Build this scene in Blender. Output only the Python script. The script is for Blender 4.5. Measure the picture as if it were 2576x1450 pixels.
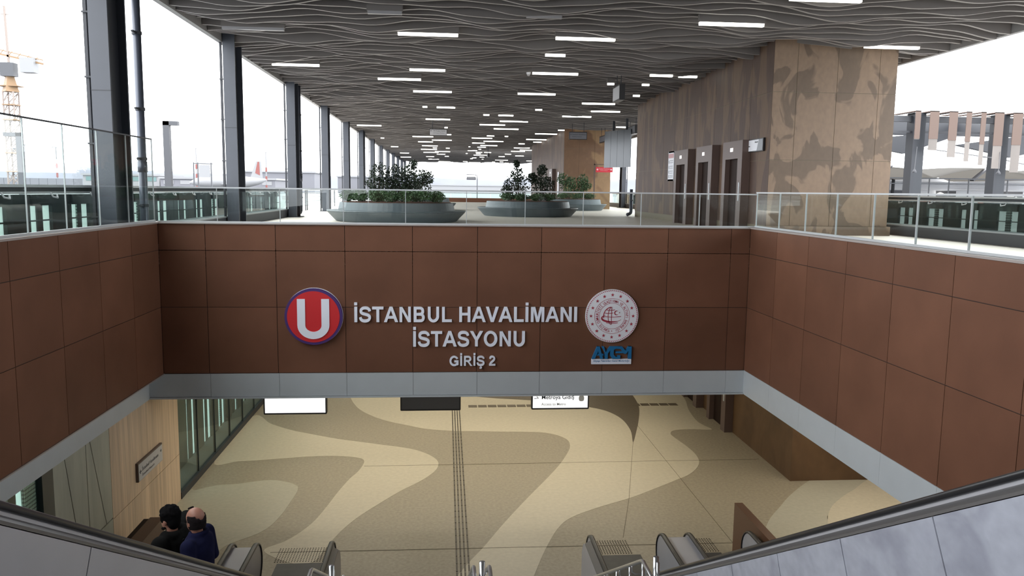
import bpy, bmesh, math, random
from mathutils import Vector, Matrix, noise as mnoise
PI = math.pi
E = 7.5                      # height of the camera above the lower hall floor; all z below are relative to the camera
rnd = random.Random(7)
SKY, LAMP = 5.2, 70
S = bpy.context.scene
for o in list(bpy.data.objects): bpy.data.objects.remove(o)
C = S.collection

# ---------------- camera, sky, exposure ----------------
S.view_settings.view_transform = 'Standard'; S.view_settings.look = 'None'
S.view_settings.exposure = 0.32; S.view_settings.gamma = 1.0; S.view_settings.use_curve_mapping = False
cam = bpy.data.cameras.new('camera'); co = bpy.data.objects.new('camera', cam); C.objects.link(co)
yaw, pit, rol, F = 8.43586882e-02, 1.22562155e-01, -1.30167955e-02, 1987.665
fw = Vector((math.sin(yaw)*math.cos(pit), math.cos(yaw)*math.cos(pit), -math.sin(pit)))
r0 = Vector((math.cos(yaw), -math.sin(yaw), 0)); d0 = fw.cross(r0)
rx = math.cos(rol)*r0 + math.sin(rol)*d0; dx = -math.sin(rol)*r0 + math.cos(rol)*d0
co.matrix_world = Matrix(((rx.x, -dx.x, -fw.x, 0), (rx.y, -dx.y, -fw.y, 0), (rx.z, -dx.z, -fw.z, E), (0, 0, 0, 1)))
cam.sensor_width = 36; cam.sensor_fit = 'HORIZONTAL'; cam.lens = F/2576*36
cam.clip_start = 0.05; cam.clip_end = 4000
S.camera = co
W = bpy.data.worlds.new('overcast_sky'); S.world = W; W.use_nodes = True
nt = W.node_tree; bg = nt.nodes['Background']
tc = nt.nodes.new('ShaderNodeTexCoord'); sep = nt.nodes.new('ShaderNodeSeparateXYZ'); rampW = nt.nodes.new('ShaderNodeValToRGB')
nt.links.new(tc.outputs['Generated'], sep.inputs[0]); nt.links.new(sep.outputs['Z'], rampW.inputs[0])
rampW.color_ramp.elements[0].color = (0.93, 0.96, 1, 1); rampW.color_ramp.elements[1].color = (1, 1, 1, 1)
nt.links.new(rampW.outputs[0], bg.inputs[0]); bg.inputs[1].default_value = SKY
def area(name, x, y, z, sx, sy, power, col):
    l = bpy.data.lights.new(name, 'AREA'); l.shape = 'RECTANGLE'; l.size = sx; l.size_y = sy; l.energy = power; l.color = col
    o = bpy.data.objects.new(name, l); C.objects.link(o); o.location = (x, y, z+E)
# lamps in the soffit of the lower hall (rows of long recessed fittings across the hall)
for k, y in enumerate((18.2, 20.5, 23.4, 25.2, 28.2, 32, 37, 43)):
    area('hall_lamp', .2 if k % 2 else .8, y, -4.56, 12.2, 0.14, LAMP*(1.25 if k in (1, 2, 4) else .8), (1, .905, .72))
for k, (x, y) in enumerate(((10.3, 18.2), (10.3, 15.6), (9.0, 13.5))):
    area('hall_lamp', x, y, -4.56, 4.5, 0.14, LAMP*.5, (1, .89, .72))

# ---------------- materials ----------------
def mat(name, col, rough=.6, metal=0, var=.0, scale=3, bump=0, bscale=40, spec=.5, stretch=None, perisland=0, emit=0):
    m = bpy.data.materials.new(name); m.use_nodes = True; n = m.node_tree; b = n.nodes['Principled BSDF']
    b.inputs['Roughness'].default_value = rough; b.inputs['Metallic'].default_value = metal
    b.inputs['Specular IOR Level'].default_value = spec
    c = n.nodes.new('ShaderNodeRGB'); c.outputs[0].default_value = (*col, 1); out = c.outputs[0]
    t = n.nodes.new('ShaderNodeTexCoord'); mp = n.nodes.new('ShaderNodeMapping'); n.links.new(t.outputs['Object'], mp.inputs[0])
    if stretch: mp.inputs['Scale'].default_value = stretch
    if var:
        ns = n.nodes.new('ShaderNodeTexNoise'); ns.inputs['Scale'].default_value = scale; ns.inputs['Detail'].default_value = 6
        n.links.new(mp.outputs[0], ns.inputs[0])
        mr = n.nodes.new('ShaderNodeMapRange'); mr.inputs[1].default_value = .3; mr.inputs[2].default_value = .7
        mr.inputs[3].default_value = 1-var; mr.inputs[4].default_value = 1+var; n.links.new(ns.outputs[0], mr.inputs[0])
        hs = n.nodes.new('ShaderNodeHueSaturation'); n.links.new(out, hs.inputs['Color']); n.links.new(mr.outputs[0], hs.inputs['Value']); out = hs.outputs[0]
    if perisland:
        g = n.nodes.new('ShaderNodeNewGeometry'); mr = n.nodes.new('ShaderNodeMapRange')
        mr.inputs[3].default_value = 1-perisland; mr.inputs[4].default_value = 1+perisland; n.links.new(g.outputs['Random Per Island'], mr.inputs[0])
        hs = n.nodes.new('ShaderNodeHueSaturation'); n.links.new(out, hs.inputs['Color']); n.links.new(mr.outputs[0], hs.inputs['Value']); out = hs.outputs[0]
    n.links.new(out, b.inputs['Base Color'])
    if bump:
        nb = n.nodes.new('ShaderNodeTexNoise'); nb.inputs['Scale'].default_value = bscale; nb.inputs['Detail'].default_value = 4; n.links.new(mp.outputs[0], nb.inputs[0])
        bp = n.nodes.new('ShaderNodeBump'); bp.inputs['Strength'].default_value = bump; bp.inputs['Distance'].default_value = .02
        n.links.new(nb.outputs[0], bp.inputs['Height']); n.links.new(bp.outputs[0], b.inputs['Normal'])
    if emit:
        b.inputs['Emission Color'].default_value = (*col, 1); b.inputs['Emission Strength'].default_value = emit
    return m
def glassmat(name, tint, rough=0.0, refl=1.0):
    """thin architectural pane: tinted see-through plus Schlick mirror"""
    m = bpy.data.materials.new(name); m.use_nodes = True; n = m.node_tree; n.nodes.clear()
    o = n.nodes.new('ShaderNodeOutputMaterial'); mx = n.nodes.new('ShaderNodeMixShader'); tr = n.nodes.new('ShaderNodeBsdfTransparent'); gl = n.nodes.new('ShaderNodeBsdfGlossy')
    g = n.nodes.new('ShaderNodeNewGeometry'); dt = n.nodes.new('ShaderNodeVectorMath'); dt.operation = 'DOT_PRODUCT'
    n.links.new(g.outputs['Normal'], dt.inputs[0]); n.links.new(g.outputs['Incoming'], dt.inputs[1])
    def mth(op, a, b_=None):
        q = n.nodes.new('ShaderNodeMath'); q.operation = op
        if isinstance(a, (int, float)): q.inputs[0].default_value = a
        else: n.links.new(a, q.inputs[0])
        if b_ is not None: q.inputs[1].default_value = b_
        return q.outputs[0]
    ab = mth('ABSOLUTE', dt.outputs['Value']); q = n.nodes.new('ShaderNodeMath'); q.operation = 'SUBTRACT'; q.inputs[0].default_value = 1; n.links.new(ab, q.inputs[1])
    fac = mth('ADD', mth('MULTIPLY', mth('POWER', q.outputs[0], 5), .90*refl), .028*refl)
    tr.inputs[0].default_value = (*tint, 1); gl.inputs['Roughness'].default_value = rough
    n.links.new(fac, mx.inputs[0]); n.links.new(tr.outputs[0], mx.inputs[1]); n.links.new(gl.outputs[0], mx.inputs[2]); n.links.new(mx.outputs[0], o.inputs[0])
    return m
def camo(name, a, b_, stretch, thr=.5, soft=.03, scale=1.0, rough=.6):
    """patinated panels: two tones in large ragged patches"""
    m = mat(name, a, rough); n = m.node_tree; bs = n.nodes['Principled BSDF']
    t = n.nodes.new('ShaderNodeTexCoord'); mp = n.nodes.new('ShaderNodeMapping'); mp.inputs['Scale'].default_value = stretch; n.links.new(t.outputs['Object'], mp.inputs[0])
    ns = n.nodes.new('ShaderNodeTexNoise'); ns.inputs['Scale'].default_value = scale; ns.inputs['Detail'].default_value = 3.5; ns.inputs['Roughness'].default_value = .45; ns.inputs['Distortion'].default_value = .9
    n.links.new(mp.outputs[0], ns.inputs[0])
    r = n.nodes.new('ShaderNodeValToRGB'); r.color_ramp.elements[0].position = thr-soft; r.color_ramp.elements[1].position = thr+soft
    r.color_ramp.elements[0].color = (*a, 1); r.color_ramp.elements[1].color = (*b_, 1); n.links.new(ns.outputs[0], r.inputs[0])
    n2 = n.nodes.new('ShaderNodeTexNoise'); n2.inputs['Scale'].default_value = 9; n2.inputs['Detail'].default_value = 5; n.links.new(mp.outputs[0], n2.inputs[0])
    mr = n.nodes.new('ShaderNodeMapRange'); mr.inputs[3].default_value = .8; mr.inputs[4].default_value = 1.2; n.links.new(n2.outputs[0], mr.inputs[0])
    hs = n.nodes.new('ShaderNodeHueSaturation'); n.links.new(r.outputs[0], hs.inputs['Color']); n.links.new(mr.outputs[0], hs.inputs['Value'])
    n.links.new(hs.outputs[0], bs.inputs['Base Color'])
    return m
def dots(name, dark, lit, axis_scale):
    """perforated sheet: rows of pale holes"""
    m = mat(name, dark, .5); n = m.node_tree; bs = n.nodes['Principled BSDF']
    t = n.nodes.new('ShaderNodeTexCoord'); mp = n.nodes.new('ShaderNodeMapping'); mp.inputs['Scale'].default_value = axis_scale; n.links.new(t.outputs['Object'], mp.inputs[0])
    ck = n.nodes.new('ShaderNodeTexVoronoi'); ck.inputs['Scale'].default_value = 1; ck.inputs['Randomness'].default_value = 0; n.links.new(mp.outputs[0], ck.inputs[0])
    lt = n.nodes.new('ShaderNodeMath'); lt.operation = 'LESS_THAN'; lt.inputs[1].default_value = .42; n.links.new(ck.outputs['Distance'], lt.inputs[0])
    mx = n.nodes.new('ShaderNodeMix'); mx.data_type = 'RGBA'; mx.inputs[6].default_value = (*dark, 1); mx.inputs[7].default_value = (*lit, 1); n.links.new(lt.outputs[0], mx.inputs[0])
    n.links.new(mx.outputs[2], bs.inputs['Base Color'])
    return m
M = {}
M['brown'] = mat('rust_brown_panel', (.164, .074, .045), .62, 0, .10, 1.2, .04, 120, .15, None, .09)
M['brown_body'] = mat('dark_joint', (.03, .016, .012), .8)
M['band'] = mat('pale_grey_aluminium', (.50, .535, .565), .5, 0, .03, 2, 0, 40, .5)
M['cope'] = mat('coping_metal', (.36, .31, .29), .45, .1)
M['chrome'] = mat('brushed_steel_rail', (.62, .63, .65), .28, .9)
M['railsteel'] = mat('white_steel_rail', (.50, .515, .53), .4, .2)
M['glass'] = glassmat('clear_glass', (.94, .97, .96), 0, .6)
M['tealglass'] = glassmat('teal_glass', (.84, .89, .88), 0, .7)
M['darkglass'] = glassmat('hall_window_glass', (.80, .90, .87), 0, .8)
M['colface'] = mat('blue_grey_steel_paint', (.042, .049, .064), .42, 0, .05, 3)
M['coldark'] = mat('dark_and_shaded_steel', (.018, .021, .028), .5)
M['pipe'] = mat('grey_zinc_pipe', (.075, .085, .11), .35, .3)
M['ceil_lit_edge'] = mat('lit_slat_underside', (.33, .32, .31), .6)  # slat undersides: light bounced off the floor put into a paler colour
M['jstrip'] = mat('grey_joint_strip', (.40, .43, .44), .5)
M['ceil'] = mat('grey_ceiling_slats', (.15, .14, .134), .7, 0, .05, 1.2)
M['ceilback'] = mat('dark_ceiling_void', (.05, .048, .046), .9)
M['extwhite'] = mat('white_exterior_paint', (.20, .205, .215), .6)
M['fascia'] = mat('pale_roof_fascia', (.3, .3, .3), .5)
M['lamp'] = mat('lit_diffuser', (1, .97, .88), .4, emit=4.5)
M['lampoff'] = mat('unlit_diffuser', (.3, .3, .31), .3)
M['black'] = mat('black_metal', (.012, .012, .014), .4)
M['rubber'] = mat('black_handrail_rubber', (.012, .012, .014), .32)
M['upfloor'] = mat('pale_concrete_floor', (.78, .715, .635), .55, 0, .06, .35)
M['taupe'] = mat('taupe_terrazzo', (.31, .27, .20), .42, 0, .14, 14, 0, 40, .4)
M['cream'] = mat('cream_terrazzo', (.53, .48, .37), .42, 0, .06, 10, 0, 40, .4)
M['cream2'] = mat('grey_cream_terrazzo', (.42, .40, .32), .42, 0, .06, 10, 0, 40, .4)
M['dterr'] = mat('dark_terrazzo', (.13, .105, .075), .42, 0, .12, 14)
M['joint'] = mat('floor_joint', (.17, .145, .10), .7)
M['tact'] = mat('tactile_dark', (.075, .062, .045), .5)
M['domes'] = mat('tactile_dome', (.12, .10, .08), .4)
M['granite'] = mat('dark_floor_plate', (.055, .055, .058), .5, .3, .15, 6)
M['tan'] = mat('tan_wood_cladding', (.64, .49, .35), .55, 0, .16, 2.2, 0, 40, .4, (6, 6, .25), .10)
M['greenpan'] = mat('grey_green_cladding', (.42, .425, .35), .6, 0, .12, 1.6, 0, 40, .4, (3, 3, .5), .04)
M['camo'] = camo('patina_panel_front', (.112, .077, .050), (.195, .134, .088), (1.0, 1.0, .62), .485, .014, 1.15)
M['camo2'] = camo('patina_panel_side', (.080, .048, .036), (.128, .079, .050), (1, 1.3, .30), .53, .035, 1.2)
M['camo3'] = camo('patina_panel_far', (.17, .095, .05), (.27, .17, .085), (.5, .5, .35), .5, .03, 1.0)
M['portal'] = mat('elevator_portal_brown', (.105, .07, .06), .45)
M['eldoor'] = mat('elevator_door_bronze', (.022, .012, .009), .6, 0, .1, 3, 0, 40, .15)
M['lowbrown'] = camo('lower_patina_panel', (.085, .045, .02), (.12, .066, .03), (.6, .6, .4), .5, .1, 1.2)
M['canopycol'] = mat('dark_canopy_steel', (.020, .024, .031), .5)
M['planter'] = mat('blue_grey_planter', (.092, .117, .130), .5, 0, .06, 1.5)
M['soil'] = mat('red_brown_mulch', (.12, .05, .032), .95, 0, .5, 30, .5, 60)
M['leafd'] = mat('dark_leaves', (.017, .032, .016), .45, 0, .3, 2, 0, 40, .5, None, .35)
M['leafl'] = mat('green_leaves', (.055, .11, .045), .5, 0, .3, 2, 0, 40, .4, None, .4)
M['bark'] = mat('bark', (.06, .04, .03), .9)
M['kerb'] = mat('dark_kerb', (.06, .064, .072), .6)
M['kerbtop'] = mat('pale_kerb_cap', (.32, .34, .35), .5)
M['lwpost'] = mat('dark_cladding_post', (.024, .032, .034), .4)
def frosted(name, col):
    m = bpy.data.materials.new(name); m.use_nodes = True; n = m.node_tree; n.nodes.clear()
    o = n.nodes.new('ShaderNodeOutputMaterial'); mx = n.nodes.new('ShaderNodeMixShader'); a = n.nodes.new('ShaderNodeBsdfDiffuse'); b_ = n.nodes.new('ShaderNodeBsdfTranslucent')
    a.inputs[0].default_value = (*col, 1); b_.inputs[0].default_value = (*col, 1); mx.inputs[0].default_value = .75
    n.links.new(a.outputs[0], mx.inputs[1]); n.links.new(b_.outputs[0], mx.inputs[2]); n.links.new(mx.outputs[0], o.inputs[0]); return m
M['pale'] = frosted('frosted_green_pane', (.63, .69, .665))
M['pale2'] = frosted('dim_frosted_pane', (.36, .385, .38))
M['perf'] = dots('perforated_sheet', (.03, .04, .042), (.5, .6, .55), (22, 22, 16))
M['lwwall'] = mat('light_well_wall', (.45, .48, .46), .7)
M['clad'] = mat('balustrade_steel', (.42, .42, .45), .38, .25, .05, 1.5, 0, 40, .5)
M['cladr'] = camo('smeared_steel', (.255, .265, .315), (.335, .35, .405), (1.1, 1.1, 1.6), .47, .10, 1.6, .33)
M['deck'] = mat('steel_deck', (.13, .125, .125), .4, .3)
M['steps'] = mat('step_metal', (.12, .12, .125), .4, .6)
M['stone'] = mat('grey_stair_stone', (.25, .25, .25), .6, 0, .1, 5)
M['wedge'] = mat('bronze_parapet', (.11, .05, .025), .4)
M['white'] = mat('white_sign_face', (.84, .86, .92), .5)
M['signlit'] = mat('lit_sign_face', (.55, .56, .57), .5, emit=1.25)
M['signoff'] = mat('unlit_screen', (.045, .047, .055), .3)
M['signgrey'] = mat('grey_sign_face', (.5, .5, .52), .5)
M['signdim'] = mat('dim_sign_face', (.16, .165, .19), .5)
M['txt'] = mat('dark_sign_text', (.02, .03, .04), .6)
M['txtgrey'] = mat('grey_sign_text', (.16, .16, .18), .6)
M['txtmid'] = mat('mid_grey_text', (.35, .37, .4), .6)
M['red'] = mat('red_disc', (.62, .016, .022), .5)
M['purple'] = mat('purple_ring', (.06, .022, .16), .5)
M['crimson'] = mat('crimson_print', (.40, .03, .06), .55)
M['redsign'] = mat('red_sign_face', (.62, .02, .04), .5)
M['pinktxt'] = mat('pale_pink_text', (.8, .5, .55), .6)
M['blue'] = mat('blue_logo', (.012, .155, .36), .45)
M['letterw'] = mat('pale_blue_letter', (.86, .89, 1.0), .45)
M['display'] = mat('elevator_display', (.95, .9, .88), .4, emit=.5)
M['pinkhead'] = mat('pink_map_header', (.55, .3, .32), .5)
M['skin'] = mat('skin', (.36, .17, .12), .5)
M['hair'] = mat('black_hair', (.005, .0045, .005), .95, 0, .3, 30, 0, 40, .08)
M['hairg'] = mat('greying_hair', (.013, .010, .011), .9, 0, .3, 30, 0, 40, .1)
M['blackcoat'] = mat('black_jacket', (.0055, .0055, .0055), .95, 0, .3, 12, 0, 40, .1)
M['navy'] = mat('navy_jacket', (.009, .010, .034), .95, 0, .2, 10, 0, 40, .1)
M['trous'] = mat('dark_trousers', (.02, .02, .025), .8)
M['apron'] = mat('airport_apron', (.13, .135, .14), .8)
M['hill'] = mat('hills', (.115, .125, .15), .9, 0, .15, .02)
M['bldg'] = mat('pale_building', (.13, .133, .15), .7)
M['bldgw'] = mat('white_building', (.7, .71, .74), .7)
M['bldgt'] = mat('teal_glazing', (.09, .16, .16), .4)
M['crane'] = mat('crane_orange', (.20, .125, .065), .6)
M['cranew'] = mat('crane_pale_lattice', (.20, .165, .145), .6)
M['post'] = mat('lamp_post_grey', (.045, .048, .056), .5)
M['mast'] = mat('pale_mast', (.17, .175, .185), .6)
M['mred'] = mat('mast_red', (.17, .05, .045), .6)
M['slat'] = mat('tan_canopy_panel', (.105, .068, .053), .55)
M['mesh'] = frosted('fine_mesh_screen', (.5, .47, .45))
M['membrane'] = frosted('tent_membrane', (.30, .29, .275))
M['shopd'] = mat('dark_shop', (.03, .03, .035), .4)
M['orange'] = mat('red_orange_poster', (.4, .12, .085), .6)

# ---------------- helpers ----------------
class MB:
    def __init__(s): s.v = []; s.f = []; s.m = []; s.mi = 0
    def add(s, V, Fc):
        b = len(s.v); s.v += [tuple(p) for p in V]; s.f += [tuple(i+b for i in f) for f in Fc]; s.m += [s.mi]*len(Fc); return s
    def box(s, x0, y0, z0, x1, y1, z1):
        x0, x1 = sorted((x0, x1)); y0, y1 = sorted((y0, y1)); z0, z1 = sorted((z0, z1))
        return s.add([(x0,y0,z0),(x1,y0,z0),(x1,y1,z0),(x0,y1,z0),(x0,y0,z1),(x1,y0,z1),(x1,y1,z1),(x0,y1,z1)],
                     [(0,3,2,1),(4,5,6,7),(0,1,5,4),(1,2,6,5),(2,3,7,6),(3,0,4,7)])
    def bar(s, a, b, w, h=None):
        """square bar from a to b"""
        a, b = Vector(a), Vector(b); h = h or w; d = (b-a).normalized(); u = d.cross(Vector((0,0,1)))
        u = Vector((1,0,0)) if u.length < 1e-4 else u.normalized(); n = u.cross(d)
        V = []
        for p in (a, b):
            for i, j in ((-1,-1),(1,-1),(1,1),(-1,1)): V.append(p+u*i*w/2+n*j*h/2)
        return s.add(V, [(3,2,1,0),(4,5,6,7),(0,1,5,4),(1,2,6,5),(2,3,7,6),(3,0,4,7)])
    def tube(s, P, r, n=10, cap=True):
        P = [Vector(p) for p in P]; R = r if isinstance(r, (list, tuple)) else [r]*len(P); V = []; Fc = []
        up = None
        for i, p in enumerate(P):
            d = ((P[min(i+1, len(P)-1)]-P[max(i-1, 0)])).normalized()
            if up is None: up = Vector((0,0,1)) if abs(d.z) < .9 else Vector((1,0,0))
            u = up.cross(d).normalized(); up = d.cross(u)
            for k in range(n):
                a = 2*PI*k/n; V.append(p+(u*math.cos(a)+up*math.sin(a))*R[i])
        for i in range(len(P)-1):
            for k in range(n): Fc.append((i*n+k, i*n+(k+1) % n, (i+1)*n+(k+1) % n, (i+1)*n+k))
        if cap: Fc.append(tuple(range(n))[::-1]); Fc.append(tuple(range((len(P)-1)*n, len(P)*n)))
        return s.add(V, Fc)
    def prism(s, pts, plane, a, b):
        """polygon pts in the plane 'xy','xz','yz', extruded from a to b along the remaining axis"""
        n = len(pts); g = {'xy': lambda p, t: (p[0], p[1], t), 'xz': lambda p, t: (p[0], t, p[1]), 'yz': lambda p, t: (t, p[0], p[1])}[plane]
        V = [g(p, a) for p in pts]+[g(p, b) for p in pts]
        return s.add(V, [tuple(range(n))[::-1], tuple(range(n, 2*n))]+[(i, (i+1) % n, n+(i+1) % n, n+i) for i in range(n)])
    def lathe(s, prof, cx, cy, n=48, sx=1, sy=1):
        V = []; Fc = []
        for r, z in prof:
            for k in range(n): a = 2*PI*k/n; V.append((cx+r*sx*math.cos(a), cy+r*sy*math.sin(a), z))
        for i in range(len(prof)-1):
            for k in range(n): Fc.append((i*n+k, i*n+(k+1) % n, (i+1)*n+(k+1) % n, (i+1)*n+k))
        Fc.append(tuple(range(n))[::-1]); Fc.append(tuple(range((len(prof)-1)*n, len(prof)*n)))
        return s.add(V, Fc)
    def ball(s, c, r, n=12, m=8):
        r = (r, r, r) if not isinstance(r, (tuple, list)) else r
        V = [(c[0], c[1], c[2]+r[2])]; Fc = []
        for i in range(1, m):
            t = PI*i/m
            for k in range(n): a = 2*PI*k/n; V.append((c[0]+r[0]*math.sin(t)*math.cos(a), c[1]+r[1]*math.sin(t)*math.sin(a), c[2]+r[2]*math.cos(t)))
        V.append((c[0], c[1], c[2]-r[2])); L = len(V)-1
        for k in range(n): Fc.append((0, 1+k, 1+(k+1) % n)); Fc.append((L, L-n+(k+1) % n, L-n+k))
        for i in range(m-2):
            for k in range(n): a = 1+i*n; Fc.append((a+k, a+n+k, a+n+(k+1) % n, a+(k+1) % n))
        return s.add(V, Fc)
    def build(s, name, m, parent=None, smooth=False, local=False):
        me = bpy.data.meshes.new(name)
        dz = 0 if local else E
        me.from_pydata([(x, y, z+dz) for x, y, z in s.v], [], s.f)
        ms = m if isinstance(m, (list, tuple)) else [m]
        for q in ms: me.materials.append(M[q] if isinstance(q, str) else q)
        for i, p in enumerate(me.polygons): p.material_index = s.m[i]; p.use_smooth = smooth
        bm = bmesh.new(); bm.from_mesh(me); bmesh.ops.recalc_face_normals(bm, faces=bm.faces); bm.to_mesh(me); bm.free()
        me.update()
        o = bpy.data.objects.new(name, me); C.objects.link(o)
        if parent is not None:
            o.parent = parent
            if not local: o.location = -top_loc(parent)
        return o
def top_loc(o):
    v = Vector((0, 0, 0))
    while o is not None: v += Vector(o.location); o = o.parent
    return v
def tag(o, label, cat, group=None):
    o['label'] = label; o['category'] = cat
    if group: o['group'] = group
    return o
def thing(name, label, cat, loc=(0, 0, 0), group=None, rz=0):
    o = bpy.data.objects.new(name, None); C.objects.link(o); o.location = (loc[0], loc[1], loc[2]+E); o.rotation_euler[2] = rz
    o.empty_display_size = .2
    return tag(o, label, cat, group)
def part(o, nm):
    return [c for c in o.children if c.name.split('.')[0] == nm][0]
def struct(o): o['kind'] = 'structure'; return o
def stuff(o): o['kind'] = 'stuff'; return o
def dup(root, loc, label=None, rz=None):
    r = root.copy(); C.objects.link(r); r.location = (loc[0], loc[1], loc[2]+E)
    if rz is not None: r.rotation_euler[2] = rz
    if label: r['label'] = label
    for ch in list(root.children):
        c = ch.copy(); C.objects.link(c); c.parent = r
        for g in list(ch.children):
            d = g.copy(); C.objects.link(d); d.parent = c
    return r
def textmesh(body, bold=0.0, extrude=0.0):
    c = bpy.data.curves.new('t', 'FONT'); c.body = body; c.offset = bold; c.extrude = extrude; c.size = 1; c.resolution_u = 5
    o = bpy.data.objects.new('t', c); C.objects.link(o)
    me = bpy.data.meshes.new_from_object(o); bpy.data.objects.remove(o); bpy.data.curves.remove(c)
    return me
def put_text(name, body, m, origin, u, v, width=None, height=None, bold=0, depth=.004, parent=None, align='l', anchor='box', capref=None):
    """letters as solid mesh laid on the plane through origin with axes u (along), v (up); sized by width / height"""
    me = textmesh(body, bold, 1.0)
    xs = [p.co.x for p in me.vertices]; ys = [p.co.y for p in me.vertices]
    x0, x1, y0, y1 = min(xs), max(xs), min(ys), max(ys)
    if capref: y0, y1 = capref
    sx = width/(x1-x0) if width else None; sy = height/(y1-y0) if height else None
    if sx is None: sx = sy
    if sy is None: sy = sx
    u = Vector(u); v = Vector(v); n = u.cross(v)
    O = Vector((origin[0], origin[1], origin[2]+E))
    off = {'l': 0, 'c': -(x1-x0)*sx/2, 'r': -(x1-x0)*sx}[align]
    base = -top_loc(parent) if parent is not None else Vector((0, 0, 0))
    for p in me.vertices:
        q = O+u*((p.co.x-x0)*sx+off)+v*((p.co.y-y0)*sy)+n*(depth*(p.co.z*.5+.5))
        p.co = q
    me.materials.clear(); me.materials.append(M[m])
    for p in me.polygons: p.material_index = 0
    o = bpy.data.objects.new(name, me); C.objects.link(o)
    if parent is not None: o.parent = parent; o.location = base
    return o
def smoothpoly(P, n=6):
    out = []; L = len(P)
    for i in range(L):
        p0, p1, p2, p3 = [Vector(P[(i+k-1) % L]) for k in range(4)]
        for k in range(n):
            t = k/n
            q = .5*((2*p1)+(p2-p0)*t+(2*p0-5*p1+4*p2-p3)*t*t+(3*p1-p0-3*p2+p3)*t**3); out.append((q.x, q.y))
    return out
def arcpts(cx, cz, r, a0, a1, n):
    return [(cx+r*math.cos(a0+(a1-a0)*i/n), cz+r*math.sin(a0+(a1-a0)*i/n)) for i in range(n+1)]
# ---------------- the setting ----------------
ZF, ZU = -7.5, -1.2            # lower and upper floor (relative to the camera)
struct(MB().box(-6.4, -6, ZF-.3, 22, 48, ZF).build('floor', 'taupe'))
def inlay(name, P, z, m, n=6): return struct(MB().prism(smoothpoly(P, n), 'xy', ZF-.01, ZF+z).build(name, m))
FA = [(-6.33,25.95),(-5.56,25.09),(-4.85,24.43),(-4.26,24.04),(-3.7,23.7),(-3.15,23.39),(-2.62,23.16),(-1.84,22.81),(-1.08,22.46),(-0.62,22.07),(-0.32,21.62),(-0.19,21.19),(-0.24,20.66),(-0.44,20.16),(-0.73,19.68),(-1.13,19.13),(-1.57,18.39),(-1.94,17.71),(-2.21,17.08),(-2.39,16.48),(-2.52,15.92),(-2.67,15.42),(-3.11,15.42),(-3.75,15.99),(-3.42,16.41),(-3.2,16.78),(-2.97,17.39),(-2.8,18.25),(-2.67,19.09),(-2.49,20.01),(-2.33,20.56),(-2.25,21.02),(-2.24,21.42),(-2.36,21.64),(-2.7,21.8),(-3.19,21.89),(-3.89,21.85),(-4.78,21.68),(-5.67,21.55),(-6.33,21.6)]
FG = [(-6.33,19.32),(-6.18,19.47),(-5.76,19.77),(-5.24,19.85),(-4.86,20.0),(-4.44,20.07),(-4.02,19.9),(-3.76,19.66),(-3.69,19.48),(-3.67,19.14),(-3.71,18.5),(-3.77,17.81),(-3.9,17.17),(-4.11,16.79),(-4.39,16.51),(-4.59,16.28),(-4.74,15.99),(-5.26,15.84),(-6.0,15.87),(-6.33,16.6)]
FB = [(-3.64,29.11),(-3.42,28.25),(-3.21,27.44),(-2.88,26.57),(-2.34,25.73),(-1.75,25.13),(-1.18,24.73),(-0.63,24.35),(0.17,24.1),(0.96,24.03),(1.76,23.95),(2.55,23.9),(3.08,23.79),(3.46,23.51),(3.69,23.05),(3.7,22.56),(3.58,22.03),(3.21,21.03),(2.74,20.0),(2.01,18.53),(1.32,17.07),(0.84,15.97),(0.53,15.33),(0.24,14.69),(-0.02,14.09),(1.54,14.0),(1.74,14.6),(2.01,15.44),(2.23,16.06),(2.51,16.73),(2.86,17.27),(3.56,17.82),(4.52,18.4),(5.2,18.9),(6.13,19.63),(6.45,19.89),(6.78,20.28),(7.04,20.74),(7.17,21.17),(7.21,21.76),(7.15,22.45),(7.04,23.18),(7.05,23.57),(7.29,23.87),(7.9,23.96),(8.48,23.9),(8.38,24.36),(8.31,24.91),(8.44,26.17),(8.7,27.36),(8.82,28.31),(8.94,29.1),(9.05,29.81),(0.54,30.57)]
FS = [(0.13,29.5),(0.57,28.53),(1.61,28.01),(3.06,27.63),(4.11,27.23),(5.1,26.59),(5.58,26.04),(5.85,25.12),(5.85,23.9),(5.65,22.72),(6.04,23.89),(6.38,25.0),(6.75,26.42),(6.9,27.54),(6.94,28.51),(6.92,29.28)]
FC = [(9.8,19.4),(9.41,19.2),(8.6,18.36),(8.02,17.64),(7.61,17.13),(7.34,16.72),(7.04,16.18),(6.82,15.24),(8.64,15.6),(8.97,17.05),(8.86,16.89),(9.1,17.31),(9.43,17.75),(9.98,18.29),(10.55,18.77),(11.11,19.25),(11.0,19.34)]
FD = [(12.25,20.02),(11.11,19.28),(10.55,18.77),(9.98,18.29),(9.43,17.75),(9.1,17.31),(8.86,16.89),(8.71,16.56),(8.52,16.02),(10.01,15.2),(12.5,17.19)]
fl = bpy.data.objects['floor']
for k, (P, z, m) in enumerate(((FA, .004, 'cream'), (FG, .004, 'cream2'), (FB, .004, 'cream'), (FS, .007, 'dterr'), (FC, .004, 'cream2'), (FD, .005, 'cream'))):
    o = inlay('floor_inlay', P, z, m); o.parent = fl
def joints(name, L, w, m, z):
    b = MB()
    for (x0, y0), (x1, y1) in L:
        d = Vector((x1-x0, y1-y0)).normalized(); n = Vector((-d.y, d.x))*w/2
        b.prism([(x0+n.x, y0+n.y), (x1+n.x, y1+n.y), (x1-n.x, y1-n.y), (x0-n.x, y0-n.y)], 'xy', ZF-.005, ZF+z)
    return struct(b.build(name, m))
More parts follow.
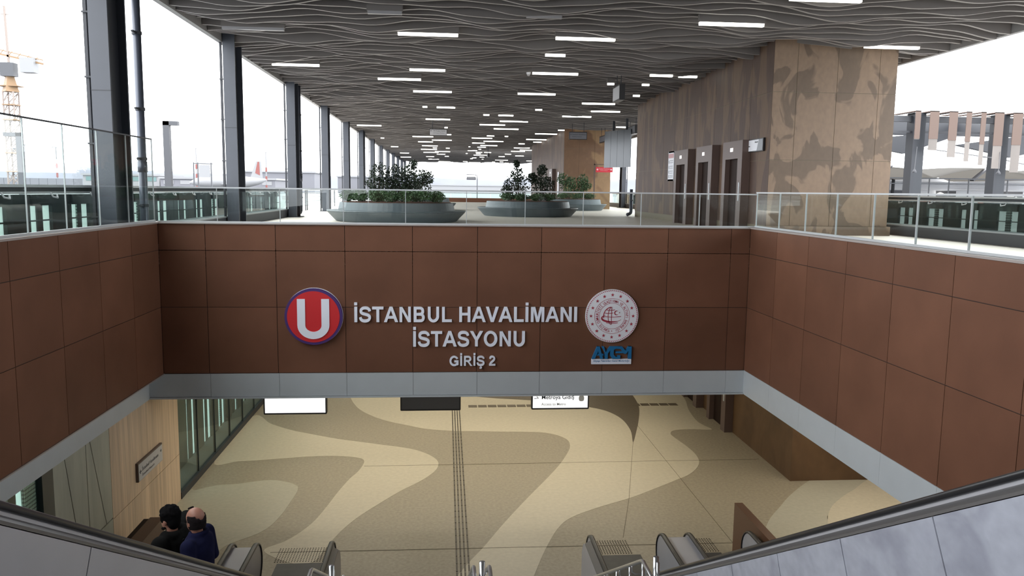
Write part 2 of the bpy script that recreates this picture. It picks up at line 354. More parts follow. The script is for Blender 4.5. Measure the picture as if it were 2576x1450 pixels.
j = joints('floor_joint', [((5.65,22.72),(4.52,18.4)),((4.52,18.4),(3.88,16.22)),((6.2,24.9),(6.2,15.5)),((-2.2,21.0),(8.9,21.06)),((-3.6,15.9),(8.9,15.8))], .010, 'joint', .008); j.parent = fl
# tactile guide bars let into the floor: four rows of dashes, a row of pale squares, two dome fields
b = MB()
for i in range(4):
    x = .22+.081*i; y = 13.2
    while y < 26.6: b.box(x, y, ZF-.005, x+.034, y+.29, ZF+.012); y += .33
o = struct(b.build('floor_guide_bars', 'tact')); o.parent = fl
b = MB()
for k in range(22): b.box(.8+k*.34, 26.75, ZF-.005, 1.1+k*.34, 27.05, ZF+.009)
o = struct(b.build('floor_guide_tiles', 'dterr')); o.parent = fl
for nm, x0, x1 in (('a', -3.42, -2.3), ('b', 3.05, 4.0), ('c', 4.8, 5.85)):
    b = MB(); nx = int((x1-x0)/.056)
    for i in range(nx):
        for k in range(10):
            if nm == 'a' and x0+i*.056 > -2.62+k*.012 and False: continue
            b.lathe([(.014, ZF), (.012, ZF+.011), (.006, ZF+.012)], x0+i*.056, 15.46+k*.066, 8)
    o = struct(b.build('floor_tactile_domes', 'domes' if nm == 'a' else 'tact')); o.parent = fl

# upper concourse slab round the opening
UPS = MB().box(-6.52, -6, -1.62, -6.0, 17.02, ZU).box(6.76, -6, -1.62, 16.5, 17.02, ZU).box(-6.52, 17.02, -1.62, 16.5, 84, ZU).box(-5.97, -6, -1.62, 6.72, .2, ZU)
UPS.box(-9.5, 36, -1.62, -6.52, 84, ZU)
struct(UPS.build('floor_upper', 'upfloor'))
# hall soffit
struct(MB().box(-6.35, 17.3, -4.48, 22, 48, -4.2).box(6.95, -6, -4.48, 22, 17.3, -4.2).build('ceiling_lower', 'bldgw'))

def wallpanels(plane, pos, us, vs, gap=.006, th=.012, sgn=1):
    b = MB()
    for i in range(len(us)-1):
        for k in range(len(vs)-1):
            u0, u1, v0, v1 = us[i]+gap, us[i+1]-gap, vs[k]+gap, vs[k+1]-gap
            if plane == 'y': b.box(u0, pos-th, v0, u1, pos+.01, v1)
            elif sgn > 0: b.box(pos-.01, u0, v0, pos+th, u1, v1)
            else: b.box(pos-th, u0, v0, pos+.01, u1, v1)
    return b
vz = [-3.96, -2.53, -1.325, -.77]
# front wall
w = struct(MB().box(-6.3, 17.02, -4.49, 7.0, 17.3, -.77).build('wall_front', 'brown_body'))
p = struct(wallpanels('y', 17.02, [-5.97,-5.02,-3.58,-2.14,-.71,.68,2.07,3.47,4.87,6.29,6.72], vz).build('wall_front_panels', 'brown')); p.parent = w
t = struct(wallpanels('y', 17.02, [-6.27,-5.0,-3.56,-2.13,-.7,.69,2.07,3.47,4.87,6.3,6.72], [-4.47,-3.965], .003, .03).build('trim_1', 'band')); t.parent = w
t = struct(MB().box(-6.27, 16.96, -4.51, 6.72, 17.3, -4.475).build('trim_2', 'band')); t.parent = w
# left wall (brown leaf hangs a little inside the grey band)
ly = [-5.97+1.42*i for i in range(0)]
ly = [17.0-1.42*i for i in range(16)][::-1]
w = struct(MB().box(-6.28, -5, -3.955, -5.98, 17.02, -.77).build('wall_left', 'brown_body'))
p = struct(wallpanels('x', -5.98, ly, vz).build('wall_left_panels', 'brown')); p.parent = w
t = struct(MB().box(-6.5, -5, -4.51, -6.27, 17.02, -3.96).build('trim_3', 'band')); t.parent = w
t = struct(MB().box(-6.28, -5, -3.975, -5.95, 17.0, -3.955).build('trim_4', 'cope')); t.parent = w
# right wall
ry = [17.0-1.42*i for i in range(16)][::-1]
w = struct(MB().box(6.73, -5, -3.955, 7.0, 17.02, -.77).build('wall_right', 'brown_body'))
p = struct(wallpanels('x', 6.73, ry, vz, sgn=-1).build('wall_right_panels', 'brown')); p.parent = w
t = struct(wallpanels('x', 6.73, ry, [-4.48, -3.96], .002, .012, sgn=-1).box(6.73, -5, -4.51, 7.0, 17.0, -3.958).build('trim_5', 'band')); t.parent = w
# copings
b = MB().box(-6.06, 16.96, -.77, 6.8, 17.2, -.748).box(-6.1, -5, -.77, -5.94, 17.2, -.735).box(6.69, -5, -.77, 6.95, 17.2, -.735)
struct(b.build('trim_6', 'cope'))

# lower hall, window side: cladding leaf, then glazing
w = struct(MB().box(-6.5, 15.1, ZF, -6.37, 18.9, -4.4).box(-6.5, 15.1, ZF, -6.37, 18.9, -4.4).build('wall_left_lower', 'joint'))
b = MB()
yy = [15.1, 15.55, 15.98, 16.5, 16.95, 17.4, 17.85, 18.3, 18.9]
for i in range(len(yy)-1):
    for z0, z1 in ((ZF, -6.375), (-6.365, -4.45)): b.box(-6.38, yy[i]+.002, z0+.003, -6.35, yy[i+1]-.002, z1)
p = struct(b.build('wall_left_wood_cladding', 'tan')); p.parent = w
w2 = struct(MB().box(-6.5, 12.9, ZF, -6.37, 15.1, -4.5).build('wall_left_lower_end', 'joint'))
b = MB(); g = .012
top, mid = -4.5, -6.34
cuts = [((12.9, 12.9), (13.33, 13.72)), ((13.33, 13.72), (14.12, 14.12)), ((14.12, 14.12), (14.27, 14.80)), ((14.27, 14.80), (15.1, 15.1))]
for (a0, a1), (c0, c1) in cuts:      # upper panels with raking joints: y at the top, y at the bottom
    b.prism([(a0+g, top), (c0-g, top), (c1-g, mid+g), (a1+g, mid+g)], 'yz', -6.38, -6.35)
for (a0, a1), (c0, c1) in (((12.9, 12.9), (13.0, 13.3)), ((13.0, 13.3), (14.12, 14.12)), ((14.12, 14.12), (14.25, 14.6)), ((14.25, 14.6), (15.1, 15.1))):
    b.prism([(a0+g, mid-g), (c0-g, mid-g), (c1-g, ZF), (a1+g, ZF)], 'yz', -6.38, -6.35)
p = struct(b.build('wall_left_grey_cladding', 'greenpan')); p.parent = w2
# glazing of the hall
w = struct(MB().box(-6.42, 18.9, ZF, -6.33, 46, ZF+.16).build('trim_7', 'coldark'))
b = MB().box(-6.40, 18.9, ZF+.16, -6.385, 46, -4.45)
win = struct(b.build('window_1', 'darkglass'))
b = MB()
for k in range(16): b.box(-6.43, 20.4+1.5*k, ZF+.16, -6.37, 20.43+1.5*k, -4.45)
o = struct(b.build('window_frame', 'lwpost')); o.parent = win
b = MB().box(-6.45, 12.55, ZF, -6.33, 12.9, -4.5).box(-6.45, -5, ZF, -6.33, 12.9, ZF+.12)
win2 = struct(MB().box(-6.40, -5, ZF, -6.385, 12.5, -4.5).build('window_2', 'darkglass'))
o = struct(b.build('window_frame', 'lwpost')); o.parent = win2
b = MB().box(-6.46, 12.18, ZF, -6.41, 12.5, -4.5).box(-6.46, 11.2, ZF, -6.41, 11.72, -4.5).box(-6.46, 10.2, ZF, -6.41, 10.6, -4.5)
o = struct(b.build('window_screen', 'perf')); o.parent = win2
# light well outside the hall: paving and far wall
struct(MB().box(-60, -40, ZF-.3, -6.42, 90, ZF).build('floor_light_well', 'apron'))
struct(MB().box(-60.3, -40, ZF, -60, 90, -1.3).box(-60.3, 90, ZF, -9.5, 90.3, -1.3).build('wall_light_well', 'lwwall'))
# lower right: wall behind the lifts, lower hall ends
struct(MB().box(9.05, 19.35, ZF, 13.15, 44, -4.45).build('wall_right_lower', 'lowbrown'))
struct(MB().box(-6.4, 47.5, ZF, 22, 48, -4.2).build('wall_back', 'lwwall'))
struct(MB().box(21.8, -6, ZF, 22, 48, -4.2).build('wall_right_outer', 'lwwall'))
struct(MB().box(-6.4, -6, ZF, 22, -5.8, -1.6).build('wall_rear', 'brown'))
struct(MB().box(13.7, -6, -4.3, 16.5, 17, -1.62).build('slab_edge', 'kerb'))

# elevator block of the upper concourse, with a plinth and a grid of panel joints
def block(name, x0, x1, y0, y1, zt, mf, ms, us, zs, ys):
    core = struct(MB().box(x0+.01, y0+.01, ZU, x1-.01, y1-.01, zt).build(name, 'joint'))
    b = wallpanels('y', y0+.012, us, zs, .006, .012); p = struct(b.build(name+'_front_panels', mf)); p.parent = core
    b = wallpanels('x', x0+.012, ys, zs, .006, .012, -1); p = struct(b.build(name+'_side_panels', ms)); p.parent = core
    b = wallpanels('x', x1-.012, ys, zs, .006, .012, 1); p = struct(b.build(name+'_outer_panels', mf)); p.parent = core
    return core
zb = [-.93, 1.0, 2.95, 4.75]
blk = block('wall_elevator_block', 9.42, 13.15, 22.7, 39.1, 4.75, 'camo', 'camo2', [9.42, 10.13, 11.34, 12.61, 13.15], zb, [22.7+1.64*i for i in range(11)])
o = struct(MB().box(9.38, 22.62, ZU, 13.22, 22.72, -.93).box(13.1, 22.72, ZU, 13.22, 39.1, -.93).build('baseboard_elevator_block', 'camo')); o.parent = blk
blk2 = block('wall_far_block', 8.15, 11.45, 55, 76, 4.75, 'camo3', 'camo2', [8.15, 9.2, 10.3, 11.45], [-1.2, 1.0, 2.95, 4.75], [55+3*i for i in range(8)])

# roof: slab, fascias, wavy slats across the concourse
ROOF_A, ROOF_B = -12, 124
struct(MB().box(-6.5, ROOF_A, 4.72, 14.45, ROOF_B, 5.3).build('roof', 'ceilback'))
struct(MB().box(-6.62, ROOF_A, 4.17, -6.47, ROOF_B, 5.3).box(14.45, ROOF_A, 4.17, 14.6, ROOF_B, 5.3).build('trim_8', 'fascia'))
b = MB(); y = ROOF_A+.3
r2 = random.Random(3)
while y < ROOF_B-.3:
    near = y < 60
    n = 90 if near else 30; V = []; Fs = []; Fb = []
    ph = [mnoise.noise(Vector((0, y*.33, 7.1)))*6, mnoise.noise(Vector((3, y*.5, 1.7)))*7, r2.random()*6]
    for i in range(n+1):
        x = -6.46+(14.44+6.46)*i/n
        wv = .075*math.sin(x*.9+ph[0]+y*.12)+.05*math.sin(x*1.9+ph[1])+.02*math.sin(x*3.7+ph[2])
        sw = .07*math.sin(x*.8+ph[1])
        zb_ = 4.25+wv
        for dy in (-.045, .045): V.append((x, y+sw+dy, zb_)); V.append((x, y+sw+dy, 4.73))
    for i in range(n):
        a = i*4; c = a+4
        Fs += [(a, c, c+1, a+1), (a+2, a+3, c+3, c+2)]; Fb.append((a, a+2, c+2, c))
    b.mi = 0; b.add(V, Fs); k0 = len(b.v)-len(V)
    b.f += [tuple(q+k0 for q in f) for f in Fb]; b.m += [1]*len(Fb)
    y += (.50 if near else .66)
struct(b.build('ceiling', ['ceil', 'ceil_lit_edge']))
# the concourse goes on behind the camera: its roof and floor, then two unseen bodies added for the light
struct(MB().box(-6.5, -34, 4.3, 14.45, ROOF_A-.02, 4.8).build('roof_rear', 'ceil'))
struct(MB().box(-6.5, -34, -1.62, 14.45, -6, ZU).build('floor_upper_rear', 'upfloor'))
struct(MB().box(7.6, -22, ZU, 13.2, 4.0, 4.72).build('added_blocker_rear', 'camo'))  # unseen block, added to keep side light off the left wall
struct(MB().box(-6.5, -34.3, ZU, 14.45, -34, 4.3).build('added_wall_rear', 'camo2'))  # unseen wall, added to darken sky reflections in the glass

# ---- ground outside, hills ----
struct(MB().box(-700, -40, -2.2, -60.2, 1400, -1.7).box(-60.2, 90.2, -2.2, -10, 1400, -1.7).box(-10.2, 86, -2.2, 900, 1400, -1.7).box(16.5, -40, -2.2, 900, 86, -1.7).build('ground', 'apron'))
struct(MB().box(-9.9, 36, ZF, -9.5, 90, -1.25).build('wall_terrace', 'kerb'))
V = []; Fc = []; n = 90
for i in range(n+1):
    x = -900+1900*i/n
    px = x+0
    h = 15+5*mnoise.noise(Vector((x*.006, 0, 2)))+3*mnoise.noise(Vector((x*.02, 4, 2)))+7*math.exp(-((x+470)/120)**2)-1.5*math.exp(-((x+180)/150)**2)
    V += [(x, 880, -2), (x, 905, h*.8), (x, 930, h), (x, 1150, h*.6), (x, 1250, -2)]
for i in range(n):
    for q in range(4): Fc.append((i*5+q, i*5+5+q, i*5+6+q, i*5+1+q))
struct(MB().add(V, Fc).build('hills', 'hill', smooth=True))
# ---------------- glass balustrades round the opening ----------------
t = thing('glass_balustrade', 'low frameless glass balustrade with steel rail on top of the front brown wall', 'glass balustrade', (.4, 17.1, -.735))
xs = [-6.0, -4.78, -3.49, -2.17, -.86, .44, 1.71, 2.98, 4.26, 5.57, 6.84]
for a, c in zip(xs, xs[1:]): MB().box(a+.012, 17.094, -.735, c-.012, 17.106, -.02).build('glass_pane', 'glass', t)
MB().box(-6.02, 17.075, -.03, 6.87, 17.125, .0).build('top_rail', 'railsteel', t)
for x in xs[1:-1]: MB().box(x-.007, 17.09, -.735, x+.007, 17.11, -.03).build('joint_strip', 'jstrip', t)
MB().box(-6.0, 17.085, -.75, 6.86, 17.115, -.715).build('base_channel', 'railsteel', t)
t = thing('glass_balustrade', 'tall glass balustrade with thin dark rail along the wall beside the steel columns', 'glass balustrade', (-6.02, 8, -.735))
ys = [16.86-1.22*i for i in range(0, 13)]
ysl = [17.0, 15.66, 14.4, 13.17, 11.98, 10.8, 9.6, 8.4, 7.2, 6, 4.8]
for a, c in zip(ysl, ysl[1:]): MB().box(-6.026, c+.012, -.735, -6.014, a-.012, .945).build('glass_pane', 'glass', t)
MB().box(-6.035, 4.8, .94, -6.005, 16.98, .965).build('top_rail', 'post', t)
for y in ysl[1:-1]+[16.99]: MB().box(-6.03, y-.008, -.735, -6.01, y+.008, .94).build('joint_strip', 'jstrip', t)
MB().box(-6.04, 4.8, -.737, -6.0, 17, -.695).build('base_channel', 'railsteel', t)
t = thing('glass_balustrade', 'glass balustrade with upright steel clamps on the brown wall in front of the elevator block', 'glass balustrade', (6.85, 10, -.735))
ysr = [17.04, 15.83, 14.63, 13.43, 12.21, 11.03, 9.84, 8.63, 7.42, 6.2, 5.0]
for a, c in zip(ysr, ysr[1:]): MB().box(6.844, c+.012, -.735, 6.856, a-.012, .02).build('glass_pane', 'glass', t)
MB().box(6.832, 5.0, .01, 6.868, 17.07, .038).build('top_rail', 'railsteel', t)
for y in ysr[:-1]: MB().box(6.838, y-.011, -.735, 6.862, y+.011, .02).build('post', 'jstrip', t)
MB().box(6.82, 5.0, -.737, 6.88, 17.05, -.70).build('base_channel', 'railsteel', t)

# ---------------- steel columns and rain pipes ----------------
def column(name, x, y, sgn, label, group=None):
    t = thing(name, label, 'column', (x, y, ZU), group)
    h = 5.92
    z0 = ZU; z1 = ZU+h
    MB().box(x-.17, y-.42, z0, x+.17, y-.37, z1).build('flange', 'colface', t)
    MB().box(x-.17, y+.37, z0, x+.17, y+.42, z1).build('flange', 'colface', t)
    MB().box(x-.03, y-.37, z0, x+.03, y+.37, z1).build('web', 'coldark', t)  # web in the dark tone: shade between the flanges put into its colour
    b = MB().box(x-.25*sgn-.03, y-.36, z0, x-.25*sgn+.03, y-.3, z1)
    for z in (-.6, .75, 1.95, 3.1): b.box(x-.25*sgn-.04, y-.4, z, x-.1*sgn, y-.37, z+.03)
    b.build('conduit', 'coldark', t)
    MB().box(x-.172, y-.425, 1.72, x+.172, y-.36, 1.735).build('splice', 'coldark', t)
    MB().box(x-.3, y-.5, z0, x+.3, y+.5, z0+.03).build('base_plate', 'coldark', t)
    return t
CY = [15.75, 24.55, 33.7, 42.7, 51.5, 60.4, 69.4, 78.5, 87.6, 96.7, 105.8, 114.9, 123.2]
ordn = ['first', 'second', 'third', 'fourth', 'fifth', 'sixth', 'seventh', 'eighth', 'ninth', 'tenth', 'eleventh', 'twelfth', 'thirteenth', 'fourteenth', 'fifteenth', 'sixteenth', 'seventeenth', 'eighteenth', 'nineteenth', 'twentieth', 'twenty-first', 'twenty-second', 'twenty-third', 'twenty-fourth', 'twenty-fifth', 'twenty-sixth', 'twenty-seventh', 'twenty-eighth', 'twenty-ninth', 'thirtieth', 'thirty-first', 'thirty-second', 'thirty-third', 'thirty-fourth', 'thirty-fifth', 'thirty-sixth', 'thirty-seventh', 'thirty-eighth']
col0 = None
for i, y in enumerate(CY):
    lab = ('big blue-grey steel column behind the tall glass balustrade' if i == 0 else
           'blue-grey steel roof column, %s along the open side from the tall glass balustrade' % ordn[i])
    if col0 is None: col0 = column('steel_column', -6.28, y, 1, lab, 'roof columns on the open side')
    else: dup(col0, (-6.28, y, ZU), lab)
colr = column('steel_column', 13.55, 60.4, -1, 'dark steel column standing between the two brown elevator blocks', 'roof columns past the elevator blocks')
dup(colr, (13.55, 123.2, ZU), 'far dark steel column at the roof end, beside the planter trees')
def pipe(x, y, label, foot, top=4.7):
    t = thing('rain_pipe', label, 'pipe', (x, y, ZU))
    P = [(x, y, top), (x, y, -.95)]
    if foot: P += [(x-.02, y-.03, -1.03), (x-.1, y-.05, -1.09), (x-.18, y-.08, -1.1), (x-.30, y-.6, -1.1)]
    else: P += [(x, y, ZU)]
    MB().tube(P, .082, 14).build('tube', 'pipe', t, True)
    for z in [q for q in (3.05, 1.55, .55, -.4) if q < top]: MB().tube([(x, y, z-.03), (x, y, z+.03)], .098, 14).box(x-.02, y-.25, z-.015, x+.02, y-.09, z+.015).build('clamp', 'coldark', t)
    if top > 1: MB().tube([(x, y, .28), (x, y, .5)], .095, 14).build('socket', 'pipe', t, True)
    return t
pipe(-6.2, 16.95, 'dark rain pipe clamped behind the big column at the tall glass balustrade', False)
pipe(-6.16, 34.45, 'grey rain pipe with elbow foot on the third steel column', True)
pipe(-6.16, 61.2, 'thin rain pipe running down the sixth steel column', False)
pipe(9.30, 39.4, 'short dark drain pipe with elbow foot at the far corner of the elevator block', True, .15)

# ---------------- light-well screens: kerb, glass, rail, dark posts and pale panes ----------------
def screen(xk, s, y0, y1, label, full):
    """kerb face at xk; s=-1 lies towards -x"""
    t = thing('light_well_screen', label, 'glass screen', (xk, (y0+y1)/2, ZU))
    X = lambda d: xk+s*d
    MB().box(X(0), y0, ZU, X(.5), y1, -.90).build('kerb', 'kerb', t)
    MB().box(X(-.02), y0, -.90, X(.52), y1, -.865).build('kerb_cap', 'kerbtop', t)
    y = y0
    while y < y1-.2:
        e = min(y+2.9, y1); MB().box(X(.25), y+.01, -.865, X(.262), e-.01, -.13).build('glass_pane', 'tealglass', t); y += 2.9
    MB().box(X(.18), y0, -.045, X(.34), y1, .0).box(X(.2), y0, -.15, X(.3), y1, -.115).build('top_rail', 'railsteel', t)
    MB().box(X(.28), y0, -.115, X(.36), y1, -.045).build('rail_gutter', 'kerb', t)
    b0 = ZF if full else ZU
    k = 0; y = y0+.35
    while y < y1-1.2:
        MB().box(X(.54), y-.37, b0, X(.62), y+.37, -.17).build('post', 'lwpost', t)
        P = [(X(.16), y+.30, -.13), (X(.12), y+.30, -.2), (X(.12), y+.46, -.22), (X(.16), y+.52, -.17)]
        MB().tube(P, .014, 8).build('rail_bracket', 'railsteel', t, True)
        z0 = b0; sw = .22 if k % 3 == 1 else .29
        MB().box(X(.60), y+.37, z0, X(.615), y+.37+sw, -.34).box(X(.60), y+1.13-sw, z0, X(.615), y+1.13, -.34).build('pale_pane', 'pale' if full else 'pale2', t)
        MB().box(X(.57), y+.37+sw, z0, X(.61), y+1.13-sw, -.3).build('mullion', 'perf' if k % 2 == 0 else 'lwpost', t)
        MB().box(X(.50), y+.37, -.63, X(.60), y+1.13, -.61).box(X(.50), y+.37, -.36, X(.62), y+1.13, -.17).build('transom', 'lwpost', t)
        y += 1.5; k += 1
    return t
screen(-6.50, -1, 5.9, 35.6, 'long dark light-well screen with white rail behind the steel columns', True)
screen(13.72, 1, 9.0, 66, 'dark light-well screen with pale kerb cap beyond the elevator block', False)
# steel guard rail at the terrace edge past the light well
t = thing('guard_rail', 'thin grey steel guard rail on the terrace past the light-well screen', 'railing', (-7.6, 44, ZU))
b = MB()
for z in (-.95, -.72, -.49, -.26): b.tube([(-7.5, 38.5, z), (-7.5, 56, z)], .012, 6)
b.build('wire', 'chrome', t)
MB().tube([(-7.5, 38.4, -.1), (-7.5, 56.1, -.1)], .028, 8).build('top_rail', 'chrome', t)
for y in (38.5, 43.4, 43.9, 49, 54.5): MB().box(-7.53, y-.03, ZU, -7.47, y+.03, -.1).build('post', 'post', t)

# ---------------- planters with seats, shrubs and trees ----------------
def leaves(b, c, r, n, size, rr, squash=1.0):
    for i in range(n):
        while True:
            p = Vector((rr.uniform(-1, 1), rr.uniform(-1, 1), rr.uniform(-1, 1)))
            if .25 < p.length < 1: break
        q = Vector((c[0]+p.x*r[0], c[1]+p.y*r[1], c[2]+p.z*r[2]))
        d = Vector((rr.gauss(0, 1), rr.gauss(0, 1), rr.gauss(0, .8)+.3)).normalized(); u = d.orthogonal().normalized(); w_ = d.cross(u)
        a = rr.random()*6.28; u2 = u*math.cos(a)+w_*math.sin(a); w2 = d.cross(u2); s = size*rr.uniform(.7, 1.3)
        V = [q-u2*s, q-w2*s*.42+d*s*.08, q+u2*s, q+w2*s*.42+d*s*.08]
        b.add(V, [(0, 1, 2, 3)])
def planter(x, y, R, label):
    t = thing('planter_bench', label, 'planter', (x, y, ZU))
    sx = 1.0
    MB().lathe([(R*.86, ZU), (R*.88, ZU+.03), (R*.995, -.86), (R, -.83)], x, y, 72).build('base', 'planter', t)
    MB().lathe([(R*.99, -.832), (R*1.01, -.815), (R*1.005, -.79), (R*.985, -.785)], x, y, 72).build('seat', 'planter', t, False)
    MB().lathe([(R*.845, -.79), (R*.82, -.5), (R*.80, -.49)], x, y, 72).build('planter_box', 'planter', t)
    MB().lathe([(R*.79, -.52), (R*.79, -.475), (R*.5, -.455), (.1, -.45)], x, y, 48).build('soil', 'soil', t)
    return t
def shrub(x, y, r, h, seed, label, group):
    rr = random.Random(seed); t = thing('shrub', label, 'shrub', (x, y, -.46), group)
    b = MB()
    for k in range(5): leaves(b, (x+rr.uniform(-.3, .3)*r, y+rr.uniform(-.3, .3)*r, -.46+h*rr.uniform(.4, .6)), (r*.8, r*.8, h*.48), 150, .045, rr)
    stuff(b.build('leaves', 'leafl', t)) if False else b.build('leaves', 'leafl', t)
    MB().tube([(x, y, -.47), (x, y, -.46+h*.5)], .02, 6).build('stem', 'bark', t)
def tree(x, y, z0, blobs, n, size, seed, label, group, m='leafd'):
    rr = random.Random(seed); t = thing('small_tree', label, 'tree', (x, y, z0), group)
    b = MB(); tb = MB()
    for bx, by, bz, r in blobs:
        leaves(b, (x+bx, y+by, z0+bz), (r, r, r*1.05), n, size, rr)
        tb.tube([(x+bx*.15, y+by*.15, z0-.02), (x+bx*.5, y+by*.5, z0+bz*.5), (x+bx, y+by, z0+bz+r*.6)], [.035, .025, .008], 6)
    b.build('foliage', m, t); tb.build('trunk', 'bark', t)
planter(-1.86, 30.5, 2.60, 'large round blue-grey planter bench nearest the front wall, with shrubs and trees')
planter(3.95, 38.3, 2.42, 'round blue-grey planter bench midway along the concourse, with dark trees')
planter(8.15, 51.2, 2.25, 'round planter bench standing close to the far brown block')
planter(-1.75, 48.5, 2.35, 'planter bench mostly hidden behind the nearest planter')
G = 'shrubs in the planters'
sh = [(-3.55, 29.6), (-3.05, 29.2), (-2.5, 29.0), (-1.95, 28.85), (-1.4, 28.9), (-.85, 29.1), (-.4, 29.45), (-3.2, 30.3), (-2.4, 29.9), (-1.2, 29.9)]
shl = ['low green shrub at the outer end of the nearest planter, by the steel columns', 'pale green shrub second along the front of the nearest planter', 'low shrub third along the front of the nearest planter', 'bright green shrub at the front middle of the nearest planter', 'low shrub just past the middle of the nearest planter front', 'dense shrub sixth along the front of the nearest planter', 'dark shrub at the inner end of the nearest planter', 'shrub in the back row of the nearest planter, column side', 'shrub at the centre of the back row in the nearest planter', 'shrub in the back row of the nearest planter, inner side']
for i, (x, y) in enumerate(sh): shrub(x, y, .38, .42, 10+i, shl[i], G)
for i, (x, y, l) in enumerate(((2.9, 37.1, 'low dark hedge shrub at the column-side end of the midway planter'), (3.5, 36.9, 'low hedge shrub at the front middle of the midway planter'), (4.2, 36.9, 'low hedge shrub just past the front middle of the midway planter'), (4.85, 37.1, 'low hedge shrub at the elevator-side end of the midway planter'))): shrub(x, y, .42, .36, 40+i, l, G)
for i, (x, y, l) in enumerate(((7.4, 49.9, 'low shrub in the far block planter, end nearest the midway planter'), (8.2, 49.7, 'low shrub in the middle of the far block planter'), (9.0, 50.0, 'low shrub in the far block planter, end by the steel column'))): shrub(x, y, .45, .36, 50+i, l, G)
tree(-2.55, 31.0, -.46, [(0, 0, 1.1, .36), (-.25, .1, .7, .35), (.15, 0, .55, .38)], 260, .06, 1, 'slim leafy tree with tall shoots, first in the nearest planter', 'trees in the planters')
tree(-1.95, 31.2, -.46, [(0, 0, 1.05, .38), (.2, .1, .6, .42), (-.2, 0, .6, .35)], 300, .06, 2, 'bushy dark tree in the middle of the nearest planter', 'trees in the planters')
tree(-1.5, 31.4, -.46, [(.1, 0, .85, .35), (.15, .1, .5, .35), (-.1, 0, .4, .3)], 250, .06, 3, 'shorter tree at the inner side of the nearest planter', 'trees in the planters')
tree(-1.85, 48.3, -.46, [(-.45, 0, 1.5, .45), (-.1, .1, 1.95, .28), (.3, 0, 1.15, .5), (.75, 0, 1.2, .4), (-.1, 0, .8, .6), (.5, .1, .7, .5)], 150, .10, 4, 'big-leaved dark tree against the white sky behind the nearest planter', 'trees in the planters')
tree(3.55, 38.5, -.46, [(-.1, 0, 1.25, .35), (-.35, 0, .8, .45), (.1, .1, .75, .45), (-.15, 0, 1.75, .16), (-.6, 0, .5, .3)], 260, .07, 5, 'ragged dark tree on the column side of the midway planter', 'trees in the planters')
tree(4.6, 38.8, -.46, [(0, 0, 1.0, .4), (.1, .1, 1.5, .25), (-.4, 0, 1.1, .25), (.35, 0, .75, .4), (0, 0, .55, .5)], 240, .07, 6, 'dark tree on the elevator side of the midway planter', 'trees in the planters')
tree(8.0, 51.2, -.46, [(-.45, 0, 1.2, .42), (.1, 0, 1.0, .42), (-.1, 0, .7, .5)], 220, .08, 7, 'green bush tree in front of the far brown block', 'trees in the planters', 'leafl')
tree(8.75, 51.3, -.46, [(.1, 0, 1.15, .42), (.35, 0, .85, .35), (-.1, 0, .6, .4)], 220, .08, 8, 'round green bush tree beside the red sign post', 'trees in the planters', 'leafl')

# ---------------- elevators ----------------
def elevator(name, xw, yc, zf, label, half=False, zt=2.86):
    """portal fixed to a wall at xw, door facing -x"""
    t = thing(name, label, 'elevator', (xw, yc, zf))
    P = xw-.26; ya, yb = yc-.87, yc+.87; da, db = yc-.5, yc+.6; dt = zf+2.3
    b = MB().box(P, ya, zf, xw+.004, da, zf+zt).box(P, db, zf, xw+.004, yb, zf+zt).box(P, da, dt, xw+.004, db, zf+zt)
    b.build('portal', 'portal', t)
    ym = (da+db)/2
    MB().box(xw-.10, da, zf, xw-.06, ym-.003, dt).build('door_leaf', 'eldoor', t)
    MB().box(xw-.10, ym+.003, zf, xw-.06, db, dt).build('door_leaf', 'eldoor', t)
    MB().box(P-.012, ym-.12, zf+2.53, P, ym+.12, zf+2.65).build('display', 'display', t)
    cp = MB().box(P-.014, da-.26, zf+.98, P, da-.17, zf+1.55).build('call_panel', 'band', t)
    for z in (1.12, 1.22, 1.4): MB().tube([(P-.014, da-.215, zf+z), (P-.022, da-.215, zf+z)], .022, 10).build('button', 'chrome', cp)
    return t
for i, y in enumerate((25.02, 27.85, 30.6)):
    elevator('elevator', 9.41, y, ZU, ['brown elevator portal nearest the block corner, under the directory sign', 'middle of the three brown elevators on the upper concourse', 'brown elevator next to the white and red information board'][i])
for i, y in enumerate((24.45, 27.3, 30.1)):
    elevator('elevator', 9.04, y, ZF, ['lower hall elevator portal next to the dark brown wall', 'second elevator portal of the lower hall, behind the nearest one', 'furthest elevator portal of the lower hall'][i])
t = elevator('elevator', 8.14, 60.0, ZU, 'far elevator on the side of the far brown block, behind dark trees')
t = thing('information_board', 'narrow upright white information board with a red head beside the elevators', 'sign', (9.40, 32.8, ZU+1.75))
MB().prism(smoothpoly([(32.4, .58), (32.42, .56), (33.2, .56), (33.22, .58), (33.22, 1.64), (33.2, 1.66), (32.42, 1.66), (32.4, 1.64)], 3), 'yz', 9.385, 9.41).build('board', 'white', t)
MB().box(9.378, 32.44, 1.44, 9.386, 33.18, 1.62).build('header', 'pinkhead', t)
b = MB()
for z in (1.28, 1.06, .86, .68): b.box(9.38, 33.06, z-.06, 9.386, 33.14, z+.06)
for z in (1.33, 1.25, 1.1, 1.02, .9, .82, .72, .66): b.box(9.38, 32.5, z-.012, 9.386, 32.98, z+.012)
b.build('lettering', 'txtmid', t)
t = thing('wall_sign', 'white narrow board on the side wall of the far block', 'sign', (8.13, 57.3, .5))
MB().box(8.10, 57.1, -.3, 8.13, 57.7, 1.4).build('board', 'white', t)
t = thing('directory_sign', 'lit white and grey directory sign at the corner of the elevator block', 'sign', (9.40, 23.7, 1.4))
MB().box(9.35, 23.03, 1.27, 9.41, 24.37, 1.66).build('frame', 'black', t)
MB().box(9.343, 23.07, 1.30, 9.351, 24.33, 1.63).build('face', 'white', t)
